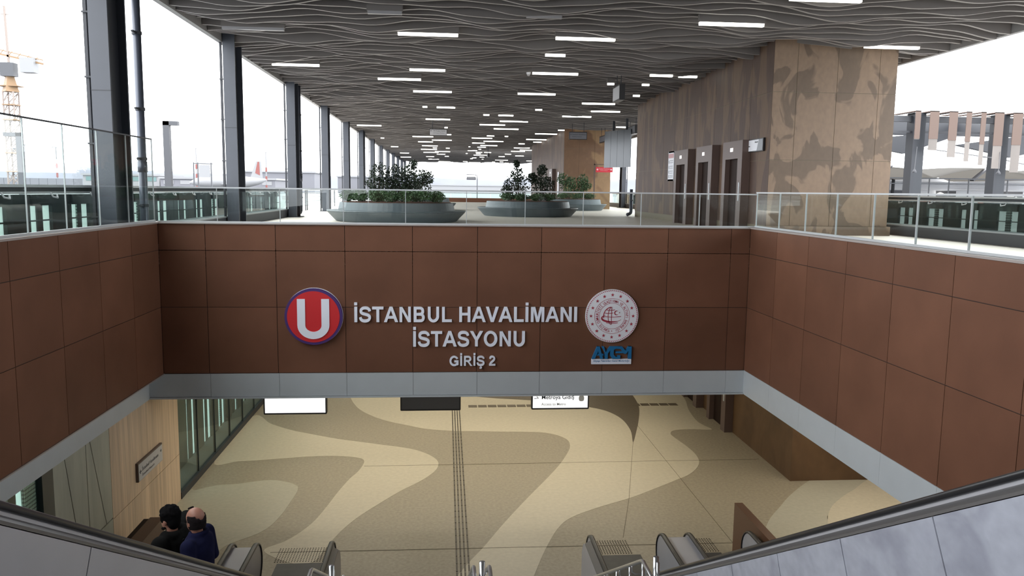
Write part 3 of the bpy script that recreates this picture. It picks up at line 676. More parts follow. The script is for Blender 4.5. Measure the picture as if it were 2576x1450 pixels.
b = MB().prism([(23.07, 1.30), (23.5, 1.30), (23.47, 1.36), (23.36, 1.63), (23.07, 1.63)], 'yz', 9.339, 9.344)
b.build('grey_field', 'txtmid', t)
put_text('lettering', 'Asansör', 'txt', (9.338, 23.66, 1.535), (0, -1, 0), (0, 0, 1), height=.055, parent=part(t, 'face'), depth=.003)
put_text('lettering', 'Elevator', 'txt', (9.338, 24.2, 1.43), (0, -1, 0), (0, 0, 1), height=.04, parent=part(t, 'face'), depth=.003)
# ---------------- hanging signs ----------------
def rrect(x0, z0, x1, z1, r):
    return [(cx_+r*math.cos(a0+PI/2*q/4), cz_+r*math.sin(a0+PI/2*q/4)) for cx_, cz_, a0 in ((x1-r, z1-r, 0), (x0+r, z1-r, PI/2), (x0+r, z0+r, PI), (x1-r, z0+r, 1.5*PI)) for q in range(5)]
def hang_sign(name, x0, x1, z0, z1, y, label, face, top=4.74, depth=.14, rods=True, group=None):
    t = thing(name, label, 'hanging sign', ((x0+x1)/2, y, z0), group)
    MB().prism(rrect(x0, z0, x1, z1, .03), 'xz', y, y+depth).build('case', 'black', t)
    f = (z1-z0)*.07
    MB().box(x0+f, y-.006, z0+f, x1-f, y+.002, z1-f*1.5).build('face', face, t)
    if rods:
        for x in (x0+(x1-x0)*.17, x1-(x1-x0)*.17): MB().tube([(x, y+depth/2, z1), (x, y+depth/2, top)], .018 if y < 60 else .03, 8).build('rod', 'coldark', t)
    return t
t = hang_sign('hanging_sign', -.99, .06, 3.20, 3.60, 48, 'white hanging mosque direction sign with two lines of text over the nearest planter', 'signgrey')
put_text('lettering', 'Ali Kuşçu Camii', 'txt', (-.76, 47.993, 3.43), (1, 0, 0), (0, 0, 1), width=.7, height=.09, parent=part(t, 'face'))
put_text('lettering', 'Ali Kuşçu Mosque', 'txtgrey', (-.76, 47.993, 3.31), (1, 0, 0), (0, 0, 1), width=.66, height=.075, parent=part(t, 'face'))
put_text('arrow', '←', 'txt', (-.93, 47.993, 3.44), (1, 0, 0), (0, 0, 1), width=.1, parent=part(t, 'face'), bold=.02)
t = hang_sign('hanging_sign', 7.56, 8.67, 3.19, 3.66, 49, 'dim grey hanging airport sign near the elevator side, in front of the far block', 'signdim')
put_text('lettering', 'İstanbul Havalimanı', 'txt', (7.74, 48.993, 3.46), (1, 0, 0), (0, 0, 1), width=.85, height=.1, parent=part(t, 'face'))
put_text('lettering', 'İstanbul Airport', 'txt', (7.74, 48.993, 3.32), (1, 0, 0), (0, 0, 1), width=.6, height=.09, parent=part(t, 'face'))
put_text('arrow', '←', 'txt', (7.63, 48.993, 3.46), (1, 0, 0), (0, 0, 1), width=.09, parent=part(t, 'face'), bold=.02)
def side_sign(x, y, z0, z1, ly, lx, label, face):
    """box sign hung with its lit faces looking along the concourse; lx deep, ly long"""
    t = thing('hanging_sign', label, 'hanging sign', (x, y, z0))
    MB().box(x, y, z0, x+lx, y+ly, z1).build('case', 'black', t)
    MB().box(x-.006, y+.03, z0+.05, x+.001, y+ly-.03, z1-.05).build('face', face, t)
    for yy in (y+ly*.2, y+ly*.8): MB().tube([(x+lx/2, yy, z1), (x+lx/2, yy, 4.74)], .016, 8).build('rod', 'coldark', t)
    return t
side_sign(6.20, 28.6, 3.30, 3.86, 1.15, .2, 'boxy double-sided hanging sign seen edge-on above the elevator doors', 'signgrey')
side_sign(10.75, 45.2, 3.36, 3.84, 2.4, .35, 'hanging box sign beside the corner of the elevator block', 'signdim')
side_sign(10.45, 52.2, 3.30, 3.74, 2.0, .12, 'small hanging sign at the edge of the grey hanging panel', 'signdim')
side_sign(3.95, 76, 3.15, 3.55, 1.5, .16, 'tiny dark box sign hanging far down the concourse', 'signdim')
t = thing('ceiling_panel', 'large dark glossy panel hung from the ceiling between the two brown blocks', 'hanging panel', (10.4, 46.7, 1.4))
P = [(9.55, 47.9), (10.62, 45.6), (10.68, 45.64), (9.61, 47.94)]
b = MB()
pz = mat('glossy_dark_panel', (.05, .057, .066), .2, .2)
for i in range(4):
    a0, a1 = i/4+.003, (i+1)/4-.003
    L = lambda a, q0, q1: (P[q0][0]+(P[q1][0]-P[q0][0])*a, P[q0][1]+(P[q1][1]-P[q0][1])*a)
    b.prism([L(a0, 0, 1), L(a1, 0, 1), L(a1, 3, 2), L(a0, 3, 2)], 'xy', 1.45, 3.62)
b.build('sheet', pz, t)
for q in ((10.47, 46.0), (9.95, 47.2)): MB().box(q[0]-.06, q[1]-.06, 3.6, q[0]+.06, q[1]+.06, 4.74).build('hanger', 'coldark', t)
# red sign on a bracket post
t = thing('bracket_sign', 'red metro sign hanging from a slim bracket post before the far block', 'sign', (9.94, 53, ZU))
MB().box(9.90, 52.97, ZU, 9.98, 53.03, 1.85).box(9.90, 52.97, 1.80, 11.2, 53.03, 1.85).build('post', 'slat', t)
MB().box(10.03, 52.95, 1.31, 11.17, 53.05, 1.65).build('board', 'redsign', t)
put_text('lettering', 'İstanbul Havalimanı', 'pinktxt', (10.23, 52.945, 1.50), (1, 0, 0), (0, 0, 1), width=.74, height=.09, parent=part(t, 'board'))
put_text('lettering', 'İstanbul Airport', 'pinktxt', (10.33, 52.945, 1.40), (1, 0, 0), (0, 0, 1), width=.5, height=.06, parent=part(t, 'board'))
b = MB()
for x in (10.13, 11.06): b.prism(arcpts(x, 1.49, .06, 0, 2*PI, 20)[:-1], 'xz', 52.94, 52.95)
b.build('emblem', 'pinktxt', part(t, 'board'))
# far end of the concourse
t = thing('end_parapet', 'low brown parapet with teal glass across the far end of the concourse', 'parapet', (3, 80.4, ZU))
MB().box(-3.5, 80.2, ZU, 9.5, 80.6, -.78).build('base', 'brown', t)
for x in range(-3, 9, 2): MB().box(x-.5+.02, 80.39, -.78, x+1.5-.02, 80.41, -.3).build('glass_pane', 'tealglass', t)
MB().box(-3.5, 80.36, -.32, 9.5, 80.44, -.27).build('top_rail', 'railsteel', t)
t = thing('bent_sign_post', 'bent steel post carrying a small grey sign outside the far end', 'sign post', (4.3, 110, ZU-.5))
MB().tube([(4.3, 110, -1.7), (4.3, 110, 1.85), (4.22, 110, 2.05), (4.0, 110, 2.12), (2.8, 110, 2.12)], .05, 8).build('post', 'mast', t, True)
MB().box(2.84, 109.95, 1.42, 4.1, 110.05, 1.83).build('board', 'txtgrey', t)
MB().box(2.92, 109.94, 1.53, 4.0, 109.95, 1.73).build('face', 'signgrey', t)

# lower hall: three hanging lit signs, two camera domes, one wall sign
Y = 19.2
def low_sign(x0, x1, z0, face, label, y=Y):
    t = thing('hanging_sign', label, 'hanging sign', ((x0+x1)/2, y, z0))
    z1 = z0+.62
    MB().prism(rrect(x0, z0, x1, z1, .025), 'xz', y, y+.16).build('case', 'black', t)
    MB().box(x0+.035, y-.006, z0+.04, x1-.035, y+.002, z1-.03).build('face', face, t)
    for x in (x0+.25, x1-.25): MB().tube([(x, y+.08, z1), (x, y+.08, -4.48)], .015, 8).build('rod', 'black', t)
    return t
low_sign(-4.42, -2.90, -5.51, 'signlit', 'blank glowing white hanging sign nearest the hall windows')
low_sign(-1.11, .38, -5.45, 'signoff', 'switched-off dark hanging screen in the middle under the front wall')
t = low_sign(2.15, 3.61, -5.45, 'signlit', 'glowing white hanging sign reading Metroya Gidiş')
put_text('lettering', 'Metroya Gidiş', 'txt', (2.41, Y-.007, -5.215), (1, 0, 0), (0, 0, 1), width=.82, height=.135, parent=part(t, 'face'), bold=.012)
put_text('lettering', 'Access to Metro', 'txtmid', (2.40, Y-.007, -5.345), (1, 0, 0), (0, 0, 1), width=.62, height=.068, parent=part(t, 'face'), bold=.008)
put_text('arrow', '→', 'txt', (2.22, Y-.007, -5.215), (1, 0, 0), (0, 0, 1), width=.12, parent=part(t, 'face'), bold=.01)
b = MB(); b.prism(smoothpoly([(3.36, -5.23), (3.47, -5.23), (3.47, -5.11), (3.36, -5.11)], 3), 'xz', Y-.008, Y-.006)
b.build('pictogram', 'txtmid', part(t, 'face'))
def dome(x, y, z, label, white):
    t = thing('dome_camera', label, 'camera', (x, y, z))
    MB().lathe([(.075, z), (.08, z-.02), (.08, z-.09), (.07, z-.1)], x, y, 20).build('housing', 'white' if white else 'black', t, True)
    MB().ball((x, y, z-.11), (.065, .065, .065), 16, 10).build('dome', 'signgrey' if white else 'black', t, True)
    if white: MB().tube([(x, y, z), (x, y, z+.35)], .02, 8).build('stem', 'signgrey', t)
dome(2.95, 29.0, 4.28, 'white dome camera under the upper ceiling beside a long light', True)
dome(-4.28, 18.6, -4.70, 'black dome camera beside the blank glowing sign', False)
dome(4.95, 17.9, -4.51, 'black dome camera under the grey band near the lower elevators', False)
for d in ('dome_camera.001',):
    o = bpy.data.objects[d]
    MB().tube([(-4.28, 18.6, -4.7), (-4.28, 18.6, -4.48)], .02, 8).build('stem', 'black', o)
t = thing('wall_sign', 'pale long airport direction sign on the tan wood wall', 'sign', (-6.34, 16.95, -5.9))
MB().box(-6.352, 16.26, -6.08, -6.30, 17.66, -5.68).build('case', 'portal', t)
MB().box(-6.302, 16.28, -6.07, -6.293, 17.64, -5.71).build('face', 'signgrey', t)
put_text('lettering', 'İstanbul Havalimanı', 'txtgrey', (-6.293, 16.46, -5.90), (0, 1, 0), (0, 0, 1), width=.92, height=.10, parent=part(t, 'face'))
put_text('lettering', 'İstanbul Airport', 'txtgrey', (-6.293, 16.46, -6.02), (0, 1, 0), (0, 0, 1), width=.68, height=.075, parent=part(t, 'face'))
put_text('arrow', '←', 'txt', (-6.293, 16.32, -5.93), (0, 1, 0), (0, 0, 1), width=.1, parent=part(t, 'face'), bold=.02)
put_text('arrow', '→', 'txt', (-6.293, 17.5, -5.86), (0, 1, 0), (0, 0, 1), width=.08, parent=part(t, 'face'), bold=.02)

# ---------------- lettering and emblems on the front wall ----------------
WY = 17.008
def band_stroke(pts, w):
    """quads along a centre line; w a number or a list of widths"""
    out = []; n = len(pts); Wd = w if isinstance(w, list) else [w]*n; L = []
    for i in range(n):
        p0, p1 = pts[max(0, i-1)], pts[min(n-1, i+1)]; d = Vector((p1[0]-p0[0], p1[1]-p0[1])).normalized(); nn = Vector((-d.y, d.x))*Wd[i]/2
        L.append(((pts[i][0]+nn.x, pts[i][1]+nn.y), (pts[i][0]-nn.x, pts[i][1]-nn.y)))
    return [[L[i][0], L[i+1][0], L[i+1][1], L[i][1]] for i in range(n-1)]
def catmull(P, n=6):
    Q = [P[0]]+list(P)+[P[-1]]; out = []
    for i in range(1, len(Q)-2):
        p0, p1, p2, p3 = [Vector(Q[i+k]) for k in (-1, 0, 1, 2)]
        for k in range(n):
            t = k/n; q = .5*((2*p1)+(p2-p0)*t+(2*p0-5*p1+4*p2-p3)*t*t+(3*p1-p0-3*p2+p3)*t**3); out.append((q.x, q.y))
    return out+[tuple(P[-1])]
def rect(x0, z0, x1, z1): return [(x0, z0), (x1, z0), (x1, z1), (x0, z1)]
def ell(cx, cz, a, c, t0, t1, n=20): return [(cx+a*math.cos(t0+(t1-t0)*i/n), cz+c*math.sin(t0+(t1-t0)*i/n)) for i in range(n+1)]
def ringarc(cx, cz, ao, co_, ai, ci, t0, t1, n=24):
    o_, i_ = ell(cx, cz, ao, co_, t0, t1, n), ell(cx, cz, ai, ci, t0, t1, n)
    return [[o_[k], o_[k+1], i_[k+1], i_[k]] for k in range(n)]
def glyph(ch):
    """grotesque bold capitals on a 1000 unit em, cap height 716: advance and convex pieces"""
    st = 144
    bowl = lambda z0, z1, x, th: [rect(200, z1-th, x, z1), rect(200, z0, x, z0+th)]+ringarc(x, (z0+z1)/2, 200, (z1-z0)/2, 200-st, (z1-z0)/2-th, -PI/2, PI/2, 14)
    if ch in 'Iİ': G = [rect(68, 0, 212, 716)]+([rect(68, 785, 212, 915)] if ch == 'İ' else []); return 278, G
    if ch == 'T': return 611, [rect(21, 595, 590, 716), rect(234, 0, 378, 600)]
    if ch == 'A': return 722, [[(0, 0), (153, 0), (361, 560), (361, 716), (285, 716)], [(720, 0), (566, 0), (361, 560), (361, 716), (437, 716)], [(205, 163), (515, 163), (470, 284), (250, 284)]]
    if ch == 'N': return 722, [rect(74, 0, 208, 716), rect(514, 0, 648, 716), [(74, 716), (216, 716), (648, 0), (506, 0)]]
    if ch == 'B': return 722, [rect(73, 0, 217, 716)]+bowl(310, 716, 410, 119)+bowl(0, 424, 440, 122)
    if ch == 'R': return 722, [rect(73, 0, 217, 716)]+bowl(300, 716, 430, 121)+[[(300, 310), (440, 330), (560, 190), (640, 60), (722, 0), (548, 0), (430, 180)]]
    if ch == 'U': return 722, [rect(71, 270, 215, 716), rect(505, 270, 649, 716)]+ringarc(360, 275, 289, 287, 145, 162, PI, 2*PI)
    if ch == 'L': return 611, [rect(77, 0, 221, 710), rect(77, 0, 583, 121)]
    if ch == 'H': return 722, [rect(73, 0, 217, 716), rect(504, 0, 648, 716), rect(200, 313, 520, 434)]
    if ch == 'V': return 667, [[(0, 716), (157, 716), (336, 186), (336, 0), (256, 0)], [(667, 716), (512, 716), (333, 186), (333, 0), (411, 0)]]
    if ch == 'M': return 833, [rect(71, 0, 205, 716), rect(628, 0, 762, 716), [(71, 716), (287, 716), (420, 228), (420, 0), (346, 0), (190, 600)], [(762, 716), (546, 716), (413, 228), (413, 0), (487, 0), (643, 600)]]
    if ch == 'Y': return 667, [rect(261, 0, 405, 310), [(0, 716), (168, 716), (338, 430), (405, 300), (261, 300)], [(667, 716), (501, 716), (328, 430), (261, 300), (405, 300)]]
    if ch == 'O': return 778, ringarc(389, 358, 346, 370, 198, 246, 0, 2*PI, 40)
    if ch == 'G': return 778, ringarc(392, 358, 349, 370, 201, 246, PI*.17, PI*1.80, 34)+[rect(401, 267, 721, 388), [(577, 280), (721, 280), (721, 95), (640, 40), (577, 130)]]
    if ch in 'SŞ':
        P = catmull([(566, 505), (535, 590), (450, 648), (335, 662), (210, 642), (133, 575), (128, 480), (190, 412), (330, 372), (470, 332), (555, 265), (550, 155), (470, 80), (335, 54), (195, 80), (118, 150), (92, 225)], 4)
        G = band_stroke(P, 132)
        if ch == 'Ş': G = G+band_stroke(catmull([(340, 10), (325, -55), (390, -80), (405, -140), (340, -178), (255, -165)], 4), 55)
        return 667, G
    if ch == '2': return 556, [rect(26, 0, 507, 127)]+band_stroke(catmull([(108, 500), (130, 600), (200, 655), (275, 662), (375, 632), (428, 530), (395, 425), (290, 315), (170, 205), (112, 80)], 4), 130)
    return 278, []
def word_line(body, x0, x1, zb, zt, label):
    """each letter a solid piece standing off the panels"""
    adv = [glyph(c)[0] for c in body]; tot = sum(adv)-135; s = (x1-x0)/tot; vz_ = (zt-zb)/716
    t = thing('wall_lettering', label, 'lettering', ((x0+x1)/2, WY, zb)); x = x0-68*s
    for ch, a in zip(body, adv):
        G = glyph(ch)[1]
        if G:
            b = MB()
            for q, pc in enumerate(G): b.prism([(x+px_*s, zb+pz_*vz_) for px_, pz_ in pc], 'xz', WY-.055-.00025*q, WY-.004)
            b.build('letter', 'letterw', t)
        x += a*s
    return t
word_line('İSTANBUL HAVALİMANI', -1.95, 2.875, -2.845, -2.512, 'white raised letters İSTANBUL HAVALİMANI, top line on the front wall')
word_line('İSTASYONU', -.70, 1.735, -3.385, -3.048, 'white raised letters İSTASYONU, middle line on the front wall')
word_line('GİRİŞ 2', .095, 1.085, -3.815, -3.598, 'small white raised letters GİRİŞ 2 under the station name')
# round U sign
t = thing('round_sign', 'round red sign with a purple ring and a white U on the front wall', 'sign', (-2.80, WY, -3.32))
cx, cz = -2.80, -2.718
MB().prism(arcpts(cx, cz, .605, 0, 2*PI, 72)[:-1], 'xz', WY-.12, WY).build('rim', 'purple', t)
MB().prism(arcpts(cx, cz, .612, 0, 2*PI, 72)[:-1], 'xz', WY-.03, WY).build('back_plate', 'letterw', t)
MB().prism(arcpts(cx, cz, .55, 0, 2*PI, 72)[:-1], 'xz', WY-.128, WY-.1).build('disc', 'red', t)
zt, zbm = cz+.385, cz-.475; w_, ro = .165, .335
ro_ = (.335, .335)
outer = [(cx-.335, zt)]+[(cx+.335*math.cos(a), zbm+.30+.30*math.sin(a)) for a in [PI+PI*i/20 for i in range(21)]]+[(cx+.335, zt)]
inner = [(cx+.335-w_, zt)]+[(cx+(.335-w_)*math.cos(a), zbm+.30+.145*math.sin(a)) for a in [2*PI-PI*i/20 for i in range(21)]]+[(cx-.335+w_, zt)]
MB().prism(outer+inner, 'xz', WY-.15, WY-.12).build('letter', 'letterw', part(t, 'disc'))
# ministry seal
t = thing('round_emblem', 'round white and crimson ministry emblem with stars and a globe', 'emblem', (3.65, WY, -3.29))
cx, cz, R_ = 3.652, -2.712, .59
MB().prism(arcpts(cx, cz, R_, 0, 2*PI, 80)[:-1], 'xz', WY-.06, WY).build('disc', 'white', t)
b = MB()
for k in range(84):
    a = 2*PI*k/84; da = .032
    p = [(cx+.552*math.cos(a-da), cz+.552*math.sin(a-da)), (cx+.552*math.cos(a-da+.03), cz+.552*math.sin(a-da+.03)), (cx+.578*math.cos(a+da), cz+.578*math.sin(a+da)), (cx+.578*math.cos(a+da-.03), cz+.578*math.sin(a+da-.03))]
    b.prism(p, 'xz', WY-.066, WY-.058)
dsc = part(t, 'disc'); b.build('rope_ring', 'crimson', dsc)
for k in range(16):
    a = PI/2+2*PI*k/16; sx_, sz_ = cx+.47*math.cos(a), cz+.47*math.sin(a); p = []
    for q in range(10):
        r = .04 if q % 2 == 0 else .0165; th = PI/2+PI*q/5; p.append((sx_+r*math.cos(th), sz_+r*math.sin(th)))
    MB().prism(p, 'xz', WY-.066, WY-.058).build('star', 'crimson', dsc)
def ring(b, r0_, r1_, n=72, y0=WY-.065, y1=WY-.058):
    for k in range(n):
        a, c = 2*PI*k/n, 2*PI*(k+1)/n
        b.prism([(cx+r0_*math.cos(a), cz+r0_*math.sin(a)), (cx+r1_*math.cos(a), cz+r1_*math.sin(a)), (cx+r1_*math.cos(c), cz+r1_*math.sin(c)), (cx+r0_*math.cos(c), cz+r0_*math.sin(c))], 'xz', y0, y1)
b = MB(); ring(b, .388, .394); ring(b, .283, .289); b.build('ring_line', 'crimson', dsc)
seal = 'TÜRKİYE CUMHURİYETİ ULAŞTIRMA VE ALTYAPI BAKANLIĞI '
tot = len(seal); V = []; Fc = []
bm = MB()
for i, ch in enumerate(seal):
    if ch == ' ': continue
    a = -PI/2-.16-(2*PI-.24)*(i+.2)/tot
    me = textmesh(ch, .012, 0); xs = [p.co.x for p in me.vertices]; xm = (min(xs)+max(xs))/2
    sc = .082; rr_ = .305
    ux, uz = math.sin(a), -math.cos(a); vx, vz_ = math.cos(a), math.sin(a)
    V = []
    for p in me.vertices:
        px_, py_ = (p.co.x-xm)*sc*.8, p.co.y*sc
        V.append((cx+ux*px_+vx*(rr_+py_), WY-.0645, cz+uz*px_+vz_*(rr_+py_)))
    bm.add(V, [tuple(p.vertices) for p in me.polygons])
bm.prism(arcpts(cx, cz-.335, .011, 0, 2*PI, 12)[:-1], 'xz', WY-.065, WY-.06)
bm.build('lettering', 'crimson', dsc)
b = MB()   # globe: meridians, parallels, orbit swoosh, crescent
def stroke(pts, w):
    for i in range(len(pts)-1):
        (x0, z0), (x1, z1) = pts[i], pts[i+1]; d = Vector((x1-x0, z1-z0)); d.normalize(); n = Vector((-d.y, d.x))
        wa = w(i/(len(pts)-1)) if callable(w) else w; wb = w((i+1)/(len(pts)-1)) if callable(w) else w
        b.prism([(x0+n.x*wa/2, z0+n.y*wa/2), (x1+n.x*wb/2, z1+n.y*wb/2), (x1-n.x*wb/2, z1-n.y*wb/2), (x0-n.x*wa/2, z0-n.y*wa/2)], 'xz', WY-.066, WY-.058)
gx, gz, gr = cx, cz, .2
stroke([(gx+gr*math.cos(a)*.95, gz+gr*math.sin(a)) for a in [PI*.55+PI*.52*i/16 for i in range(17)]], .018)
stroke([(gx+gr*.45*math.cos(a), gz+gr*math.sin(a)) for a in [PI*.52+PI*.9*i/16 for i in range(17)]], .012)
stroke([(gx+gr*.02*math.cos(a)-.01, gz+gr*math.sin(a)) for a in [PI*.5+PI*.9*i/16 for i in range(17)]], .012)
for zz, x0_, x1_ in ((.14, -.13, .06), (.07, -.17, .02), (-.01, -.19, .2), (-.15, -.13, .13)):
    stroke([(gx+x0_+(x1_-x0_)*i/10, gz+zz-.012*math.sin(PI*i/10)) for i in range(11)], .012)
stroke([(gx-.21+.0*i, gz) if False else (gx+.225*math.cos(a)-.005, gz-.045+.085*math.sin(a)) for a in [PI*.72+PI*1.15*i/24 for i in range(25)]], lambda q: .006+.036*max(0, math.sin(PI*min(1, q*1.15))))
stroke([(gx+.1+.045*math.cos(a), gz+.07+.045*math.sin(a)) for a in [PI*.3+PI*1.4*i/14 for i in range(15)]], lambda q: .004+.018*math.sin(PI*q))
b.prism([(gx+.165+ (.014 if q % 2 == 0 else .006)*math.cos(PI/2+PI*q/5), gz+.075+(.014 if q % 2 == 0 else .006)*math.sin(PI/2+PI*q/5)) for q in range(10)], 'xz', WY-.066, WY-.058)
b.build('globe', 'crimson', dsc)
# blue letter logo with caption plate
t = thing('wall_logo', 'blue joined letters AYGM above a pale caption plate on the front wall', 'logo', (3.665, WY, -3.79))
X0, Z0, Wd, Hd = 3.225, -3.672, .885, .278
def pg(pts): return [(X0+Wd*x, Z0+Hd*z) for x, z in pts]
b = MB()
for pts in ([(0, 0), (.075, 0), (.155, .62), (.17, .95), (.17, 1), (.13, 1)], [(.13, 1), (.19, 1), (.285, 0), (.215, 0), (.155, .62)], [(.12, .27), (.29, .27), (.29, .40), (.15, .40)],
            [(.24, 1), (.30, 1), (.345, .55), (.375, .62), (.41, .55), (.335, .42)], [(.32, .45), (.40, .5), (.40, 0), (.33, 0)], [(.345, .50), (.45, 1), (.52, 1), (.40, .42)],
            [(.52, 1), (.50, .86), (.68, .80), (.76, .80), (.72, 1)], [(.52, 1), (.46, .75), (.46, .25), (.55, .3), (.55, .72), (.60, .82)], [(.46, .28), (.52, 0), (.60, .16), (.55, .35)], [(.52, 0), (.72, 0), (.72, .16), (.58, .16)], [(.65, 0), (.72, 0), (.72, .28), (.65, .28)], [(.60, .46), (.78, .46), (.78, .60), (.60, .60)],
            [(.68, 1), (.76, 1), (.86, .62), (.86, .40), (.80, .42)], [(.80, .42), (.92, 1), (1, 1), (.86, .40)], [(.92, 0), (1, 0), (1, 1), (.92, 1)]):
    b.prism(pg(pts), 'xz', WY-.07-.0004*len(b.v)/8, WY)
b.build('letters', 'blue', t)
MB().box(3.222, WY-.05, -3.795, 4.115, WY, -3.678).build('caption_plate', 'letterw', t)
put_text('caption', 'Altyapı Yatırımları Genel Müdürlüğü', 'blue', (3.26, WY-.0505, -3.752), (1, 0, 0), (0, 0, 1), width=.81, height=.056, parent=part(t, 'caption_plate'), bold=.01, depth=.002)
# ---------------- ceiling lights ----------------
LIGHTS = [(7.29,8.86,16.9),(6.19,7.81,19.6),(11.68,13.26,21.9),(-1.29,0.31,22.0),(2.97,4.6,22.0),(3.02,3.63,24.7),(-5.86,-4.3,28.0),(7.22,8.03,28.3),(-1.27,-0.04,28.4),(8.29,8.95,28.4),(3.04,4.66,28.5),(6.2,6.45,30.8),(7.56,7.83,30.8),(-2.57,-0.96,30.9),(8.04,8.32,34.3),(-1.39,0.23,34.5),(3.06,4.68,34.5),(6.4,7.96,37.7),(-1.18,-0.95,40.8),(-0.47,0.45,40.9),(4.56,4.9,41.1),(7.48,8.98,41.2),(6.43,8.04,44.3),(2.05,2.37,44.4),(2.89,3.71,44.5),(-1.2,0.23,47.8),(3.21,4.9,48.2),(10.87,11.52,50.8),(2.12,3.73,51.0),(-5.82,-4.25,53.4),(-0.11,0.1,54.0),(3.21,4.88,54.2),(7.61,8.03,54.3),(11.14,11.61,57.6),(6.46,8.06,58.1),(0.02,0.38,60.7),(3.11,3.66,61.3),(4.5,4.74,61.5),(-2.62,-1.01,63.5),(10.89,12.43,64.1),(2.05,3.67,64.1),(6.47,8.1,64.6),(-5.31,-5.05,66.2),(-1.17,0.46,67.6),(7.4,8.1,67.9),(3.18,4.84,68.0),(-2.42,-1.15,70.3),(6.39,6.93,70.7),(2.3,3.39,70.8),(3.18,4.74,74.4),(-2.26,-0.8,76.5),(2.16,2.31,77.0),(3.02,3.82,77.4),(6.57,8.1,77.5),(-5.37,-4.67,79.1),(-1.3,-0.91,80.0),(-0.01,0.35,80.3),(3.29,3.53,81.2),(7.51,8.85,81.5),(-2.58,-0.95,83.3),(6.84,8.31,84.3),(2.28,3.25,84.3),(-1.2,0.43,87.6),(4.17,4.92,87.9),(3.26,3.95,88.0),(-2.51,-0.85,89.9),(6.7,7.4,91.1),(3.41,3.92,91.1),(2.25,2.43,91.3),(-5.25,-4.24,92.5),(-1.07,-0.1,94.0),(3.27,4.94,94.9),(8.25,9.26,95.3),(6.42,7.16,97.8),(-0.15,0.34,99.8),(4.2,4.77,100.2),(-2.49,-1.51,101.3),(3.35,3.88,103.0),(-5.83,-4.51,104.1),(3.2,3.51,106.1),(4.76,4.97,106.8),(6.69,8.43,109.2),(-2.39,-0.97,109.6),(11.1,12.26,110.4),(12.32,13.42,113.0),(7.78,8.29,116.0),(6.71,7.11,116.6),(2.48,3.11,116.8),(-1.1,0.59,118.2),(3.44,5.11,119.9),(8.83,9.47,120.7),(0.06,0.62,122.9)]
files = {}
for x0, x1, y in LIGHTS:
    xm = (x0+x1)/2; L = x1-x0
    f = ('beside the steel columns' if xm < -3.5 else 'over the nearest planter' if xm < 1.3 else 'over the midway planter' if xm < 5.4 else 'beside the elevator wall' if xm < 9.45 else 'past the elevator block')
    files[f] = files.get(f, 0)+1; k = files[f]
    size = 'long' if L > 1.2 else 'short' if L > .45 else 'very short'
    lab = '%s lit ceiling light, %s from the camera %s' % (size, ordn[k-1], f)
    t = thing('ceiling_light', lab, 'ceiling light', (xm, y, 4.12), 'linear ceiling lights between the slats')
    MB().box(x0-.02, y-.07, 4.17, x1+.02, y+.07, 4.36).build('housing', 'ceil', t)
    MB().box(x0, y-.055, 4.10, x1, y+.055, 4.172).build('diffuser', 'lamp', part(t, 'housing'))
for x0, x1, y, lab in ((-1.85, -1.05, 19.5, 'unlit linear ceiling light nearest the top edge, above the front wall'), (-5.84, -4.25, 21.9, 'unlit linear ceiling light close to the pale roof edge and second column'), (1.9, 2.75, 19.4, 'unlit linear ceiling light between two glowing lights near the top edge')):
    t = thing('ceiling_light', lab, 'ceiling light', ((x0+x1)/2, y, 4.12), 'unlit ceiling lights')
    MB().box(x0-.02, y-.07, 4.17, x1+.02, y+.07, 4.36).build('housing', 'ceil', t)
    MB().box(x0, y-.055, 4.10, x1, y+.055, 4.172).build('diffuser', 'lampoff', part(t, 'housing'))

# ---------------- stairs and escalators ----------------
def hz(y):      # height of the escalator handrail along its run
    return max(-6.5, min(-.22, -1.52-.59*(y-3.77)))
TOPY, BOTY = (.22-1.52)/.59*0+3.77-(1.52-.22)/.59*1, 3.77+(6.5-1.52)/.59
def rail_path(dz=0.0, yend=14.07, r=.40):
    P = [(-1.2, -.22+dz)]
    for i in range(9):
        y = TOPY-.5+i*.125; tt = i/8
        P.append((y, -.22+dz-.59*.5*tt*tt*1.0))
    for i in range(9):
        y = BOTY-.6+1.2*i/8; tt = i/8
        P.append((y, -6.5+dz+.59*.6*(1-tt)**2))
    P.append((yend, -6.5+dz))
    return P
def loop_path(yend=14.07, r=.40):
    P = rail_path(0, yend, r)
    for i in range(1, 13):
        a = PI/2-PI*i/12; P.append((yend+r*math.cos(a), -6.5-r+r*math.sin(a)))
    P.append((yend-.5, -7.3))
    return P
def offset_band(P, h0, h1):
    """closed polygon between the path shifted by h0 and by h1 vertically"""
    return [(y, z+h0) for y, z in P]+[(y, z+h1) for y, z in P[::-1]]
def band(b, P, x0, x1, h0, h1):
    for (ya, za), (yb, zb__) in zip(P, P[1:]):
        b.prism([(ya, za+h0), (yb, zb__+h0), (yb, zb__+h1), (ya, za+h1)], 'yz', x0, x1)
def steps_of(b, x0, x1):
    y = -.8
    n = 0
    z = ZU
    pts = []
    y = TOPY+.28; z = ZU
    b.box(x0, -1.1, ZU-.35, x1, y, ZU-.005)
    st = .4
    while z > ZF+.02:
        z2 = max(ZF, z-.236)
        b.box(x0, y, z2-.3, x1, y+st, z2); y += st; z = z2
    b.box(x0, y, ZF-.05, x1, 14.2, ZF+.004)
